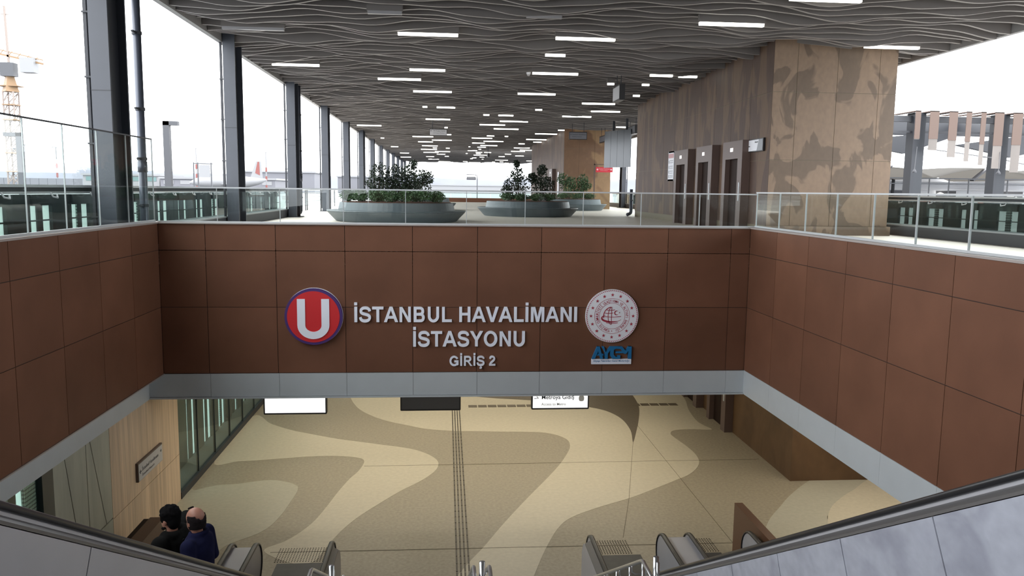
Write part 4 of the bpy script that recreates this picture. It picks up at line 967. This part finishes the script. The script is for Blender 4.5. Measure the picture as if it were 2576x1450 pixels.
def escalator(xa, xb, label):
    xc = (xa+xb)/2
    t = thing('escalator', label, 'escalator', (xc, 13, ZF))
    for x, s in ((xa, 1), (xb, -1)):
        P = loop_path()
        b = MB(); b_ = []
        # handrail: flat oval section swept along the path
        sec = [(-.045, -.012), (-.04, .014), (-.02, .024), (.02, .024), (.04, .014), (.045, -.012), (.03, -.02), (-.03, -.02)]
        V = []; Fc = []; n = len(sec)
        for i, (y, z) in enumerate(P):
            p0, p1 = P[max(0, i-1)], P[min(len(P)-1, i+1)]; d = Vector((p1[0]-p0[0], p1[1]-p0[1])).normalized(); nn = Vector((-d.y, d.x))
            for u, v in sec: V.append((x+u, y+nn.x*v, z+nn.y*v))
        for i in range(len(P)-1):
            for k in range(n): Fc.append((i*n+k, i*n+(k+1) % n, (i+1)*n+(k+1) % n, (i+1)*n+k))
        Fc += [tuple(range(n)), tuple(range((len(P)-1)*n, len(P)*n))[::-1]]
        b.add(V, Fc).build('handrail', 'rubber', t, True)
        # steel balustrade under it with the rounded newel
        b = MB(); band(b, rail_path(), x-.022, x+.022, -1.0, -.02)
        b.prism([(14.07, -7.38), (14.07, -6.52)]+[(14.07+.385*math.cos(a), -6.9+.385*math.sin(a)) for a in [PI/2-PI*i/14 for i in range(15)]], 'yz', x-.022, x+.022)
        b.build('balustrade', 'clad', t)
        b = MB(); band(b, rail_path(), x+s*.02, x+s*.10, -1.06, -.86); b.build('skirt', 'deck', t)
    b = MB(); steps_of(b, xa+.12, xb-.12); b.build('steps', 'steps', t)
    MB().box(xa+.1, 12.9, ZF-.02, xb-.1, 15.38, ZF+.008).build('floor_plate', 'granite', t)
    return t
XL0, XL1 = -3.46, -2.09
XR0, XR1 = 2.77, 4.16
escalator(-5.25, -3.9, 'outer escalator beside the dark brown parapet at the tan wood wall')
escalator(XL0, XL1, 'escalator carrying the two men, next to the stairs')
escalator(XR0, XR1, 'escalator on the elevator side, next to the stairs')
escalator(4.68, 5.88, 'outer escalator beside the bronze parapet on the elevator side')
def infill(x0, x1, label):
    t = thing('escalator_divider', label, 'divider', ((x0+x1)/2, 8, ZF))
    b = MB(); P = rail_path(); band(b, P, x0, x1, -1.0, -.06)
    b.prism([(14.07, ZF), (14.07, -6.56)]+[(14.07+.36*math.cos(a), -6.92+.36*math.sin(a)) for a in [PI/2-PI*.5*i/10 for i in range(11)]]+[(14.43, ZF)], 'yz', x0, x1)
    b.build('cover', 'clad', t); return t
infill(-3.87, -3.49, 'grey steel divider between the two escalators on the window side')
infill(4.19, 4.65, 'grey steel divider between the two escalators on the elevator side')
# stair-side cladding of the inner escalators: deck strip and panels with joints square to the slope
def cladding(x, s, label, m, pitch, off):
    t = thing('escalator_cladding', label, 'cladding', (x, 7, ZF))
    P = rail_path(); xi, xo = x+s*.05, x+s*.13
    b = MB(); 
    for (ya, za), (yb, zb__) in zip(P, P[1:]):
        b.add([(x, ya, za-.035), (x, yb, zb__-.035), (xo, yb, zb__-.105), (xo, ya, za-.105), (x, ya, za-.12), (x, yb, zb__-.12), (xo, yb, zb__-.13), (xo, ya, za-.13)], [(0,1,2,3),(4,7,6,5),(0,4,5,1),(3,2,6,7),(0,3,7,4),(1,5,6,2)])
    b.build('deck_strip', 'deck', t)
    u = Vector((1, -.59)).normalized(); n = Vector((u.y, -u.x)) # along the slope; n points down and back
    n = Vector((-.59, -1)).normalized()
    o0 = Vector((3.77, -1.52-.125))
    a = off; L = (BOTY-3.77)/u.x+.0
    while a < L-.3:
        e = min(a+pitch, L); p0 = o0+u*(a+.006); p1 = o0+u*(e-.006); dp = 2.2
        q = [p0, p1, p1+n*min(dp, 2.2), p0+n*dp]
        MB().prism([(v.x, v.y) for v in q], 'yz', xo-s*.01, xo).build('panel', m, t)
        a = e
    MB().prism([(BOTY-.1, -6.63), (14.03, -6.63)]+[(14.03+.36*math.cos(c), -6.99+.36*math.sin(c)) for c in [PI/2-PI*.5*i/10 for i in range(11)]]+[(14.39, ZF), (BOTY-.1, ZF)], 'yz', x+s*.03, xo).build('end_panel', 'clad', t)
    e0 = o0+u*(off-.006); e1 = e0+n*2.2
    Pt = [(yy, zz-.13) for yy, zz in P if yy < e0.x-.03]+[(e0.x, e0.y), (e1.x, e1.y)]
    MB().prism(Pt+[(-1.2, e1.y)], 'yz', xo-s*.01, xo).build('panel', m, t)
    b = MB(); c0 = o0+u*(-2.0); c1 = o0+u*L; b.prism([(c0.x, c0.y-.01), (c1.x, c1.y-.01), (c1.x, c1.y-2.3), (c0.x, c0.y-2.3)], 'yz', x+s*.05, xo-s*.012); b.build('backing', 'railsteel', t)
    return t
cladding(XL1, 1, 'pale steel cladding with a dark handrail edge, stair side under the two men', 'clad', 2.66, .69-2.66)
cladding(XR0, -1, 'smeared blue-grey steel cladding of the escalator on the elevator side', 'cladr', 1.10, .16-1.10*2)
# stairs between
b = MB(); y = .4; z = ZU; n = 0
st = struct(b.box(-1.9, -1.4, -2.2, 2.6, .4, ZU-.001).build('floor_stair_head', 'stone'))
t = thing('staircase', 'grey stone stairs going down between the escalators', 'stairs', (.35, 12.7, ZF))
b = MB()
y = .4
for i in range(23):
    z -= .172; b.box(-1.92, y, z-.5, 2.6, y+.296, z); y += .296
b.build('flight', 'stone', t)
b = MB().box(-1.92, y, z-.5, 2.6, 8.6, z); b.build('landing', 'stone', t)
b = MB(); y = 8.6; nst = 14; h = (z-ZF)/nst
for i in range(nst-1):
    z -= h; b.box(-1.92, y, max(ZF, z-.5), 2.6, y+.3, z); y += .3
b.build('flight', 'stone', t)
def stair_rail(x, label, posts):
    t = thing('stair_handrail', label, 'handrail', (x, 10.5, ZF))
    S_ = .583
    P = [(x, 7.3, -4.27), (x, 8.58, -4.27), (x, 8.66, -4.3)]+[(x, 12.6, -4.29-S_*(12.6-8.63))]+[(x, 12.75, -6.62), (x, 12.8, -6.75), (x, 12.72, -6.85), (x, 12.3, -6.75)]
    MB().tube(P, .024, 10).build('rail', 'chrome', t, True)
    for yy in posts:
        zt_ = -4.27 if yy < 8.6 else -4.29-S_*(yy-8.63)
        zf_ = -5.16 if yy < 8.6 else max(ZF, -5.16-h/.3*(yy-8.6)-.1)
        MB().tube([(x+.14, yy, zf_), (x+.14, yy, zt_+.05)], .019, 10).build('post', 'chrome', t, True)
        MB().tube([(x+.14, yy, zt_-.12), (x+.04, yy, zt_-.12), (x, yy, zt_-.09), (x, yy, zt_)], .009, 8).build('bracket', 'chrome', t, True)
    MB().tube([(x+.2, 8.75, -5.3), (x+.2, 8.75, -4.3)], .034, 12).build('newel_post', 'chrome', t, True)
    return t
stair_rail(2.3, 'steel stair handrail with hooked brackets on the elevator side', [7.6, 8.45, 9.1, 9.75, 10.5, 11.3, 12.1])
stair_rail(-1.5, 'steel stair handrail on the window side of the stairs', [7.6, 9.3, 10.2, 11.2, 12.1])
t = thing('stair_handrail', 'double steel handrail along the middle of the stairs', 'handrail', (.42, 10.5, ZF))
for x in (.33, .51):
    MB().tube([(x, 7.3, -4.29), (x, 8.58, -4.29), (x, 8.66, -4.32), (x, 12.6, -4.31-.583*3.97), (x, 12.75, -6.64), (x, 12.8, -6.77), (x, 12.72, -6.87), (x, 12.3, -6.77)], .024, 10).build('rail', 'chrome', t, True)
MB().tube([(.42, 8.5, -5.2), (.42, 8.5, -4.18)], .034, 14).build('newel_post', 'chrome', t, True)
for yy in (7.5, 9.2, 10.2, 11.2, 12.2):
    zt_ = -4.29 if yy < 8.6 else -4.31-.583*(yy-8.63)
    MB().tube([(.42, yy, -5.16 if yy < 8.6 else max(ZF, -5.16-h/.3*(yy-8.6)-.1)), (.42, yy, zt_-.06)], .018, 10).build('post', 'chrome', t, True)
    MB().tube([(.33, yy, zt_), (.33, yy, zt_-.08), (.51, yy, zt_-.08), (.51, yy, zt_)], .009, 8).build('bracket', 'chrome', t, True)
# parapets beside the outer escalators
t = thing('parapet', 'bronze brown parapet wall beside the escalator on the elevator side', 'parapet', (6.15, 13, ZF))
MB().box(6.05, 5, ZF, 6.22, 15.45, -6.44).build('body', 'wedge', t)
t = thing('parapet', 'dark brown parapet wall beside the escalator at the tan wood wall', 'parapet', (-5.6, 13, ZF))
MB().box(-5.78, 5, ZF, -5.52, 15.4, -6.47).build('body', 'wedge', t)
MB().box(-5.9, 5, ZF, -5.78, 15.4, -6.50).build('ledge', 'eldoor', t)
# ---------------- people ----------------
def remesh(o, vs, it=6):
    r = o.modifiers.new('r', 'REMESH'); r.mode = 'VOXEL'; r.voxel_size = vs; r.use_smooth_shade = True
    s = o.modifiers.new('s', 'SMOOTH'); s.factor = .5; s.iterations = it
    return o
def limb(b, P, R, n=14): b.tube(P, R, n); [b.ball(p, r*.98, n, 8) for p, r in zip(P, R)]
def person(label, loc, head_rot, body_rot, coat, hairm, bald, arm_up, H=1.75):
    """figure standing on loc, built facing +y; the whole turned by body_rot, the head by head_rot more"""
    t = thing('person', label, 'person', loc, None, body_rot)
    k = H/1.75
    def T(p): return Vector(p)*k
    HR = Matrix.Rotation(head_rot, 4, 'Z') @ Matrix.Rotation(math.radians(-6), 4, 'X')
    hc = Vector((0, .02, 1.615))
    def hd(p): return T(hc+(HR @ Vector(p)))
    sh = 1.43
    arms = []
    for s in (-1, 1):
        if s == arm_up: arms.append((s, [(s*.19, 0, sh), (s*.40, .10, sh+.02), (s*.56, .28, sh-.10)]))
        else: arms.append((s, [(s*.20, 0, sh-.02), (s*.26, -.03, 1.13), (s*.24, .16, .97)]))
    b = MB()
    # head: skull, face, jaw, nose, brow, ears; neck; torso; legs; hands
    b.ball(hd((0, -.012, .03)), [.077*k, .098*k, .105*k], 20, 14); b.ball(hd((0, .03, -.04)), [.062*k, .068*k, .085*k], 18, 12)
    b.ball(hd((0, .05, -.095)), [.04*k, .042*k, .03*k], 12, 8); b.ball(hd((0, .1, -.02)), [.013*k, .022*k, .022*k], 10, 8)
    b.ball(hd((0, .08, .02)), [.05*k, .02*k, .014*k], 12, 8); b.ball(hd((0, .088, -.065)), [.024*k, .012*k, .01*k], 10, 6)
    for s in (-1, 1):
        b.ball(hd((s*.08, -.012, -.018)), [.014*k, .024*k, .034*k], 10, 8); b.ball(hd((s*.03, .083, .0)), [.012*k, .01*k, .009*k], 8, 6)
    b.tube([T((0, -.01, 1.36)), T((0, 0, 1.46)), hd((0, -.02, -.06))], [.075*k, .058*k, .055*k], 16)
    limb(b, [T((0, 0, .98)), T((0, 0, 1.2)), T((0, 0, 1.32))], [.12*k, .11*k, .10*k])
    limb(b, [T((-.12, 0, 1.36)), T((.12, 0, 1.36))], [.06*k, .06*k])
    for s in (-1, 1):
        limb(b, [T((s*.09, 0, .93)), T((s*.1, .015, .5)), T((s*.1, -.01, .09))], [.085*k, .058*k, .042*k])
        b.ball(T((s*.1, .05, .04)), [.042*k, .11*k, .036*k], 12, 8)
    for s, A in arms:
        limb(b, [T(p) for p in A], [.052*k, .043*k, .03*k])
        w = Vector(A[2]); d = (Vector(A[2])-Vector(A[1])).normalized(); u = d.cross(Vector((0, 0, 1))).normalized(); dn = u.cross(d)
        b.ball(T(w+d*.045), [.036*k, .036*k, .03*k], 12, 8)
        for q, L in enumerate((.062, .075, .07, .055)):
            p0 = w+d*.075+u*(q-1.5)*.019; b.tube([T(p0), T(p0+d*L*.55-dn*.004), T(p0+d*L*.8-dn*.022*-1 if False else p0+d*L*.85+dn*.02)], [.009*k, .0085*k, .007*k], 8)
        b.tube([T(w+d*.03+u*.03), T(w+d*.06+u*.052), T(w+d*.085+u*.056)], [.011*k, .01*k, .008*k], 8)
    body = remesh(b.build('body', 'skin', t, True, True), .0085*k, 3)
    # hair
    b = MB()
    if not bald:
        b.ball(hd((0, -.018, .04)), [.092*k, .110*k, .108*k], 20, 14)
        b.ball(hd((0, -.055, -.025)), [.078*k, .065*k, .085*k], 16, 10)
        b.ball(hd((0, .055, .085)), [.07*k, .05*k, .045*k], 14, 8)
        for s in (-1, 1): b.ball(hd((s*.073, .02, .02)), [.016*k, .03*k, .045*k], 10, 8)
        rr = random.Random(4)
        for q in range(70):
            a = rr.uniform(0, 2*PI); z = rr.uniform(.0, 1); rr_ = math.sqrt(1-z*z)
            b.ball(hd((.088*rr_*math.cos(a), -.015+.106*rr_*math.sin(a), .045+.1*z)), .017*k, 6, 4)
        for q in range(16):  # short beard along the jaw
            a = -PI*.05+PI*1.1*q/15; b.ball(hd((.062*math.cos(a), .03+.062*math.sin(a)*.9, -.085-.01*math.sin(a))), .017*k, 6, 4)
    else:
        for q in range(46):
            a = PI*.93+PI*1.14*q/45
            for zz, ex in ((-.07, .92), (-.045, .99), (-.02, 1.03), (.008, 1.05), (.032, 1.05), (.055, 1.01)):
                if zz > .02 and PI*1.34 < a < PI*1.66: continue
                if zz > .04 and PI*1.22 < a < PI*1.78: continue
                b.ball(hd((.079*ex*math.cos(a), -.012+.1*ex*math.sin(a), zz+.0)), (.013 if zz < .06 else .011)*k, 6, 4)
        for q in range(9): b.ball(hd((-.03+.0075*q, .045, .128-.0002*(q-4)**2)), .012*k, 6, 4)
    remesh(b.build('hair', hairm, t, True, True), .008*k, 2)
    # jacket: torso, sleeves, collar or hood
    b = MB()
    puff = .018 if not bald else .0
    V = []; Fc = []
    rings = [(.80, .205, .155, 0), (.92, .21, .155, 0), (1.08, .2, .145, 0), (1.22, .208, .15, 0), (1.34, .21, .15, -.005), (1.42, .185, .13, -.01), (1.47, .115, .10, -.012)]
    n = 28
    for z, ax, ay, oy in rings:
        for q in range(n): a = 2*PI*q/n; V.append(T(((ax+puff)*math.cos(a), oy+(ay+puff)*math.sin(a), z)))
    for i in range(len(rings)-1):
        for q in range(n): Fc.append((i*n+q, i*n+(q+1) % n, (i+1)*n+(q+1) % n, (i+1)*n+q))
    Fc += [tuple(range(n))[::-1], tuple(range((len(rings)-1)*n, len(rings)*n))]
    b.add(V, Fc)
    for s, A in arms: limb(b, [T(p) for p in A], [(.082+puff)*k, (.068+puff)*k, (.052+puff*.6)*k])
    if bald:
        b.tube([T((.085*math.cos(a), -.015+.08*math.sin(a), 1.485+.012*math.sin(a+PI))) for a in [2*PI*q/20 for q in range(21)]], .026*k, 10)
    else:
        for q in range(13):
            a = PI*.9+PI*1.2*q/12; b.ball(T((.115*math.cos(a), -.02+.105*math.sin(a), 1.475)), [.055*k, .05*k, .05*k], 10, 8)
        b.ball(T((0, -.14, 1.42)), [.12*k, .075*k, .09*k], 14, 10)
    jk = remesh(b.build('jacket', coat, t, True, True), .012*k, 4)
    if bald:
        bb = MB(); bb.box(-.012*k, .150*k, .85*k, .012*k, .162*k, 1.40*k); bb.build('placket', 'blackcoat', jk, False, True)
        for z in (1.0, 1.16, 1.32):
            bb = MB(); bb.ball(T((-.04, .152, z)), .012*k, 10, 6); bb.build('button', 'letterw', jk, True, True)
    b = MB()
    for s in (-1, 1): limb(b, [T((s*.09, 0, .92)), T((s*.1, .015, .5)), T((s*.1, -.01, .08))], [.105*k, .082*k, .068*k])
    limb(b, [T((-.06, 0, .9)), T((.06, 0, .9))], [.12*k, .12*k])
    remesh(b.build('trousers', 'trous', t, True, True), .014*k, 3)
    for s in (-1, 1):
        b = MB(); b.ball(T((s*.1, .045, .045)), [.052*k, .135*k, .045*k], 14, 8); b.build('shoe', 'black', t, True, True)
    return t
def step_z(y):
    z = ZU; q = TOPY+.28
    while q < y and z > ZF: z = max(ZF, z-.236); q += .4
    return z
person('man with thick black hair in a black hooded puffer jacket, looking aside', (-2.93, 8.40, step_z(8.40)), math.radians(-12), math.radians(74), 'blackcoat', 'hair', False, 1, 1.80)
person('balding man in a navy jacket standing in front of the man in black', (-2.53, 7.97, step_z(7.95)), math.radians(-22), math.radians(80), 'navy', 'hairg', True, 0, 1.72)

# ---------------- outside, window side ----------------
def mast(x, y, z1, label, striped=True):
    t = thing('radio_mast', label, 'mast', (x, y, -1.7))
    MB().tube([(x, y, -1.7), (x, y, z1)], [.2, .12], 8).build('pole', 'mast', t)
    if striped:
        q = -1.7+(z1+1.7)*.12
        while q < z1*.62:
            MB().tube([(x, y, q), (x, y, q+(z1*.12))], .25, 8).build('red_band', 'mred', t); q += z1*.25
    MB().tube([(x-1, y, z1), (x+1, y, z1)], .1, 6).tube([(x, y, z1), (x, y, z1+2)], .06, 6).build('antenna', 'mast', t)
# tower crane
cx_, cy_ = -82.0, 160
t = thing('tower_crane', 'tall orange and white tower crane far beyond the open side', 'crane', (cx_, cy_, -1.7))
b = MB()
for dx_ in (-.95, .95):
    for dy_ in (-.95, .95): b.bar((cx_+dx_, cy_+dy_, -1.7), (cx_+dx_, cy_+dy_, 17.3), .22)
z = -1.7; i = 0
while z < 16.8:
    for dy_ in (-.95, .95): b.bar((cx_-.95, cy_+dy_, z), (cx_+.95, cy_+dy_, z+1.9), .13); b.bar((cx_+.95, cy_+dy_, z), (cx_-.95, cy_+dy_, z+1.9), .1)
    for dx_ in (-.95, .95): b.bar((cx_+dx_, cy_-.95, z), (cx_+dx_, cy_+.95, z+1.9), .13)
    z += 1.9
b.build('tower', 'cranew', t)
b = MB()
for z in (2.3, 5.8, 9.0, 12.0, 14.8): b.box(cx_-1.2, cy_-1.2, z, cx_+1.2, cy_+1.2, z+.18)
b.build('platform', 'crane', t)
MB().lathe([(1.7, 17.3), (1.5, 17.7), (.9, 19.9), (.9, 20.1)], cx_, cy_, 4).box(cx_-1.9, cy_-1.2, 18.3, cx_+1.9, cy_+1.2, 18.45).build('slewing_ring', 'crane', t)
MB().box(cx_-1.1, cy_-1.2, 20.1, cx_+1.3, cy_+.6, 22.6).build('cab', 'post', t)
MB().bar((cx_, cy_, 22), (cx_-.2, cy_, 33), .35).bar((cx_, cy_, 22.5), (cx_-.2, cy_, 33), .2).bar((cx_-.9, cy_, 31.5), (cx_+.5, cy_, 31.5), .15).build('tower_head', 'cranew', t)
b = MB()
b.bar((cx_-12, cy_, 26.5), (cx_+6.2, cy_, 22.6), .35).bar((cx_-12, cy_, 27.4), (cx_+6.2, cy_, 23.3), .2)
for i in range(12): x = cx_-12+1.5*i; b.bar((x, cy_, 26.5-.214*1.5*i), (x+.75, cy_, 27.4-.22*1.5*i), .12)
b.build('jib', 'crane', t)
MB().box(cx_+2.4, cy_-1, 20.9, cx_+4.9, cy_+1, 23.6).build('counterweight', 'extwhite', t)
def street_lamp(x, y, zt, arm, label, w=.33):
    t = thing('street_lamp', label, 'lamp post', (x, y, ZF))
    MB().box(x-w/2, y-w/2, ZF, x+w/2, y+w/2, zt).build('post', 'post', t)
    MB().box(min(x-w/2, x+arm), y-w/2, zt-.22, max(x+w/2, x+arm), y+w/2, zt).build('head', 'post', t)
street_lamp(-15.1, 45, 3.5, .62, 'square grey street lamp outside between the first and second steel columns')
street_lamp(-25.3, 50, 3.05, -.85, 'grey street lamp in front of the tower crane', .28)
mast(-93, 200, 8.9, 'white and red radio mast seen through the tall glass balustrade')
mast(-62, 205, 9.5, 'slim mast between street lamp and second steel column')
mast(-45, 205, 8.8, 'red and white mast between second and third steel columns')
mast(-37.6, 210, 7.0, 'red and white mast between third and fourth steel columns')
t = thing('floodlight_tower', 'grey lattice floodlight tower seen through the tall glass balustrade', 'tower', (-101, 200, -1.7))
b = MB()
for dx_ in (-.7, .7): b.bar((-101+dx_*.7, 200, -1.7), (-101+dx_*1.3, 200, 9.4), .14)
for i in range(8): z = -1+1.3*i; b.bar((-101.6, 200, z), (-100.4, 200, z+1.2), .1); b.bar((-100.4, 200, z), (-101.6, 200, z+1.2), .1)
b.build('lattice', 'post', t); MB().box(-102.2, 199.6, 9.2, -100, 200.4, 9.5).box(-103, 199.7, 7.6, -102, 200.3, 8.6).build('floodlight', 'post', t)
def bld(name, x0, x1, z1, y, d, m, label, band_=None, kind='building'):
    t = thing(name, label, kind, ((x0+x1)/2, y, -1.7))
    MB().box(x0, y, -1.7, x1, y+d, z1).build('wall', m, t)
    MB().box(x0-.4, y-.4, z1, x1+.4, y+d, z1+.5).build('roof', 'extwhite', t)
    if band_:
        n = max(2, int((x1-x0)/4))
        for i in range(n):
            a = x0+(x1-x0)*(i+.2)/n; MB().box(a, y-.1, band_[0], a+(x1-x0)/n*.6, y, band_[1]).build('window', band_[2], t)
bld('airport_building', -98, -78, 2.7, 225, 20, 'extwhite', 'low white building with teal glazing beside the street lamp', (1.3, 2.4, 'bldgt'))
bld('airport_building', -76, -46, 2.0, 220, 18, 'bldg', 'long grey hall behind the second steel column', (.6, 1.6, 'extwhite'))
bld('airport_building', -64, -42, 4.8, 260, 30, 'bldg', 'tall grey hangar rising behind the long grey hall')
bld('airport_building', -40, -26, 4.2, 300, 30, 'bldg', 'pale hangar beyond the third steel column')
bld('airport_building', -24, 60, 2.2, 420, 30, 'extwhite', 'very long low white building far behind the concourse end')
t = thing('boundary_wall', 'pale panelled boundary wall seen through the tall glass balustrade', 'wall', (-90, 170, -1.7))
b = MB()
for i in range(14): b.box(-98+1.7*i, 170, -1.7, -96.36+1.7*i, 170.3, 1.3+.0*i)
b.build('panels', 'bldg', t)
t = thing('airliner', 'white parked airliner with a red-striped tail beyond the second column', 'airplane', (-52, 196, -1.7))
MB().tube([(-61, 196, .9), (-59.5, 196, 1.1), (-57, 196, 1.2), (-48, 196, 1.2), (-45, 196, 1.5), (-43, 196, 1.8)], [.2, .9, 1.4, 1.4, .9, .2], 14).build('fuselage', 'extwhite', t, True)
MB().prism([(-46.8, 2.2), (-45.4, 6.2), (-44.2, 6.2), (-43.9, 2.0)], 'xz', 195.9, 196.1).build('tail', 'extwhite', t)
MB().prism([(-45.6, 3.4), (-45.0, 6.1), (-44.6, 6.1), (-44.5, 2.9)], 'xz', 195.85, 196.15).build('tail_stripe', 'mred', t)
MB().prism([(-54, 196), (-49, 186), (-47.5, 186), (-50, 196), (-47.5, 206), (-49, 206)], 'xy', .6, .8).build('wing', 'extwhite', t)
for x in (-58, -50, -49): MB().tube([(x, 196, -1.7), (x, 196, .3)], .25, 6).build('landing_gear', 'post', t)
t = thing('display_frame', 'steel frame with white panels outside just before the second column', 'frame', (-41.5, 140, -1.7))
b = MB()
for x in (-42.8, -42.1, -39.9): b.bar((x, 140, -1.7), (x, 140, 4.1), .18)
b.bar((-42.8, 140, 3.9), (-39.6, 140, 3.9), .16); b.build('frame', 'post', t)
MB().box(-41.9, 139.8, 1.6, -40.1, 140, 3.7).build('panel', 'extwhite', t)

# ---------------- outside, right: canopy with hanging panels, tents and shops ----------------
cc = {}
t = thing('slatted_canopy', 'steel canopy with hanging tan panels outside past the elevator block', 'canopy', (25, 36, -1.7))
for x in (21.42, 25.45, 29.5): 
    MB().box(x-.29, 34.8, -1.7, x+.0, 35.35, 3.75).box(x, 34.8, -1.7, x+.05, 35.35, 3.75).box(x+.05, 34.85, -1.7, x+.29, 35.3, 3.75).build('column', 'canopycol', t)
    MB().box(x-.30, 34.79, -1.7, x-.15, 35.36, 3.74).build('column_flange', 'coldark', t)
b = MB()
b.box(19.5, 35.0, 3.35, 34, 35.2, 3.62).box(19.5, 35.0, 2.86, 34, 35.08, 2.95)
b.box(19.5, 41, 3.3, 40, 41.3, 4.0).box(19.5, 47, 3.7, 46, 47.3, 4.5)
for x in (19.6, 25.45, 31): b.bar((x, 35.1, 3.2), (x+5.5, 52, 4.6), .3, .5)
b.build('beam', 'post', t)
MB().prism([(20.4, 2.35), (22.6, 3.0), (26.6, 3.45), (26.6, 3.1), (24, 2.2), (22, 2.55)], 'xz', 40.2, 40.5).build('canopy_fascia', 'post', t)
MB().prism([(26.8, 2.7), (31, 3.3), (34, 3.6), (34, 3.1), (30, 2.1)], 'xz', 40.2, 40.5).build('canopy_fascia', 'post', t)
MB().tube([(21.9, 34.9, 2.15), (25.4, 34.9, 1.75), (29.5, 34.9, 1.0)], .025, 6).tube([(24.1, 34.9, 1.8), (29.5, 34.9, 1.85)], .02, 6).build('cable', 'mast', t)
for x in (21.1, 25.05): MB().tube([(x, 34.4, 2.2), (x-.35, 33.9, 1.15)], .014, 6).lathe([(.02, 1.2), (.09, 1.08), (.09, 1.02)], x-.35, 33.9, 10).build('floodlight', 'post', t)
sl = [(20.87,21.12,2.55,2.52),(21.55,21.98,2.55,2.05),(22.46,22.86,2.5,1.75),(23.27,23.52,2.45,1.58),(23.97,24.2,2.35,1.42),(24.62,25.05,2.3,1.28),(25.5,25.95,2.35,1.12),(26.35,26.65,2.3,.95),(26.98,27.2,2.3,.82),(27.6,28.05,2.2,.62),(28.5,28.8,2.2,.5)]
for x0, x1, zb_, zl in sl:
    MB().box(x0, 34.3, zb_, x1, 34.33, 3.78).box(x0, 34.3, 3.75, x1, 36.2, 3.79).build('tan_panel', 'slat', t)
    if zl < zb_: MB().box(x0+.01, 34.31, zl, x1-.01, 34.318, zb_).build('mesh_screen', 'mesh', t)
t = thing('guard_rail', 'tall grey steel guard rail outside beneath the slatted canopy', 'railing', (24, 38.5, -1.7))
b = MB().box(20, 38.46, .86, 34, 38.54, .92).box(20, 38.48, .60, 34, 38.52, .64)
b.build('rail', 'post', t)
for i in range(11): MB().box(22.3+1.05*i-.02, 38.47, -1.7, 22.3+1.05*i+.02, 38.53, .88).build('post', 'post', t)
def tent(xc, y, w, label, grp):
    t = thing('tent_roof', label, 'tent roof', (xc, y, -1.7), grp)
    V = []; Fc = []; nx, ny = 20, 8
    for j in range(ny+1):
        for i in range(nx+1):
            u = i/nx*2-1; v = j/ny*2-1
            V.append((xc+u*w/2, y+v*5, 1.25+.85*(1-u*u)*(1-.2*v*v)))
    for j in range(ny):
        for i in range(nx): a = j*(nx+1)+i; Fc.append((a, a+1, a+nx+2, a+nx+1))
    o = MB().add(V, Fc).build('membrane', 'membrane', t, True); so_ = o.modifiers.new('s', 'SOLIDIFY'); so_.thickness = .06
    P = [(xc-.25*w/2+.9, y-5.03, 2.95)]
    MB().bar((xc-.02*w, y-5.1, 2.0), (xc-.16*w, y-5.1, 1.1), .4, .1).build('edge_strap', 'shopd', t)
    for u in (-1, 1): MB().tube([(xc+u*w/2, y, -1.7), (xc+u*w/2, y, 1.4)], .12, 8).build('mast', 'post', t)
for i, (x, w) in enumerate(((30.2, 6.2), (37.2, 7.8), (45.3, 8.0))):
    tent(x, 57, w, ['white tent roof just beside the elevator block', 'arched white tent roof between the two canopy columns', 'arched white tent roof past the second canopy column'][i], 'tent roofs over the shops')
t = thing('shop_row', 'row of white kiosks with red posters beneath the tent roofs', 'kiosks', (38, 64, -1.7))
MB().box(27, 63, -1.7, 56, 68, 1.15).build('wall', 'bldgw', t)
MB().box(27, 62.2, 1.15, 56, 68, 1.4).box(27, 62.6, .5, 56, 63, .62).build('awning', 'bldgw', t)
for i, x in enumerate((28.2, 33.5, 36.5, 40.6, 46.5, 49.2)): MB().box(x, 62.95, -1.5, x+1.7, 63, .45).build('shop_window', 'shopd' if i != 2 else 'bldg', t)
for x in (31.6, 35.2, 38.9, 44.3): MB().box(x, 62.93, -.9, x+1.2, 62.99, -.0 if x > 32 else .4).build('poster', 'orange', t)
b = MB()
for x, z in ((47, .1), (47.6, -.1), (40.9, .2)): b.lathe([(.02, z+.12), (.32, z), (.32, z-.04)], x, 62.9, 12)
b.build('pendant_lamp', 'lamp', t)
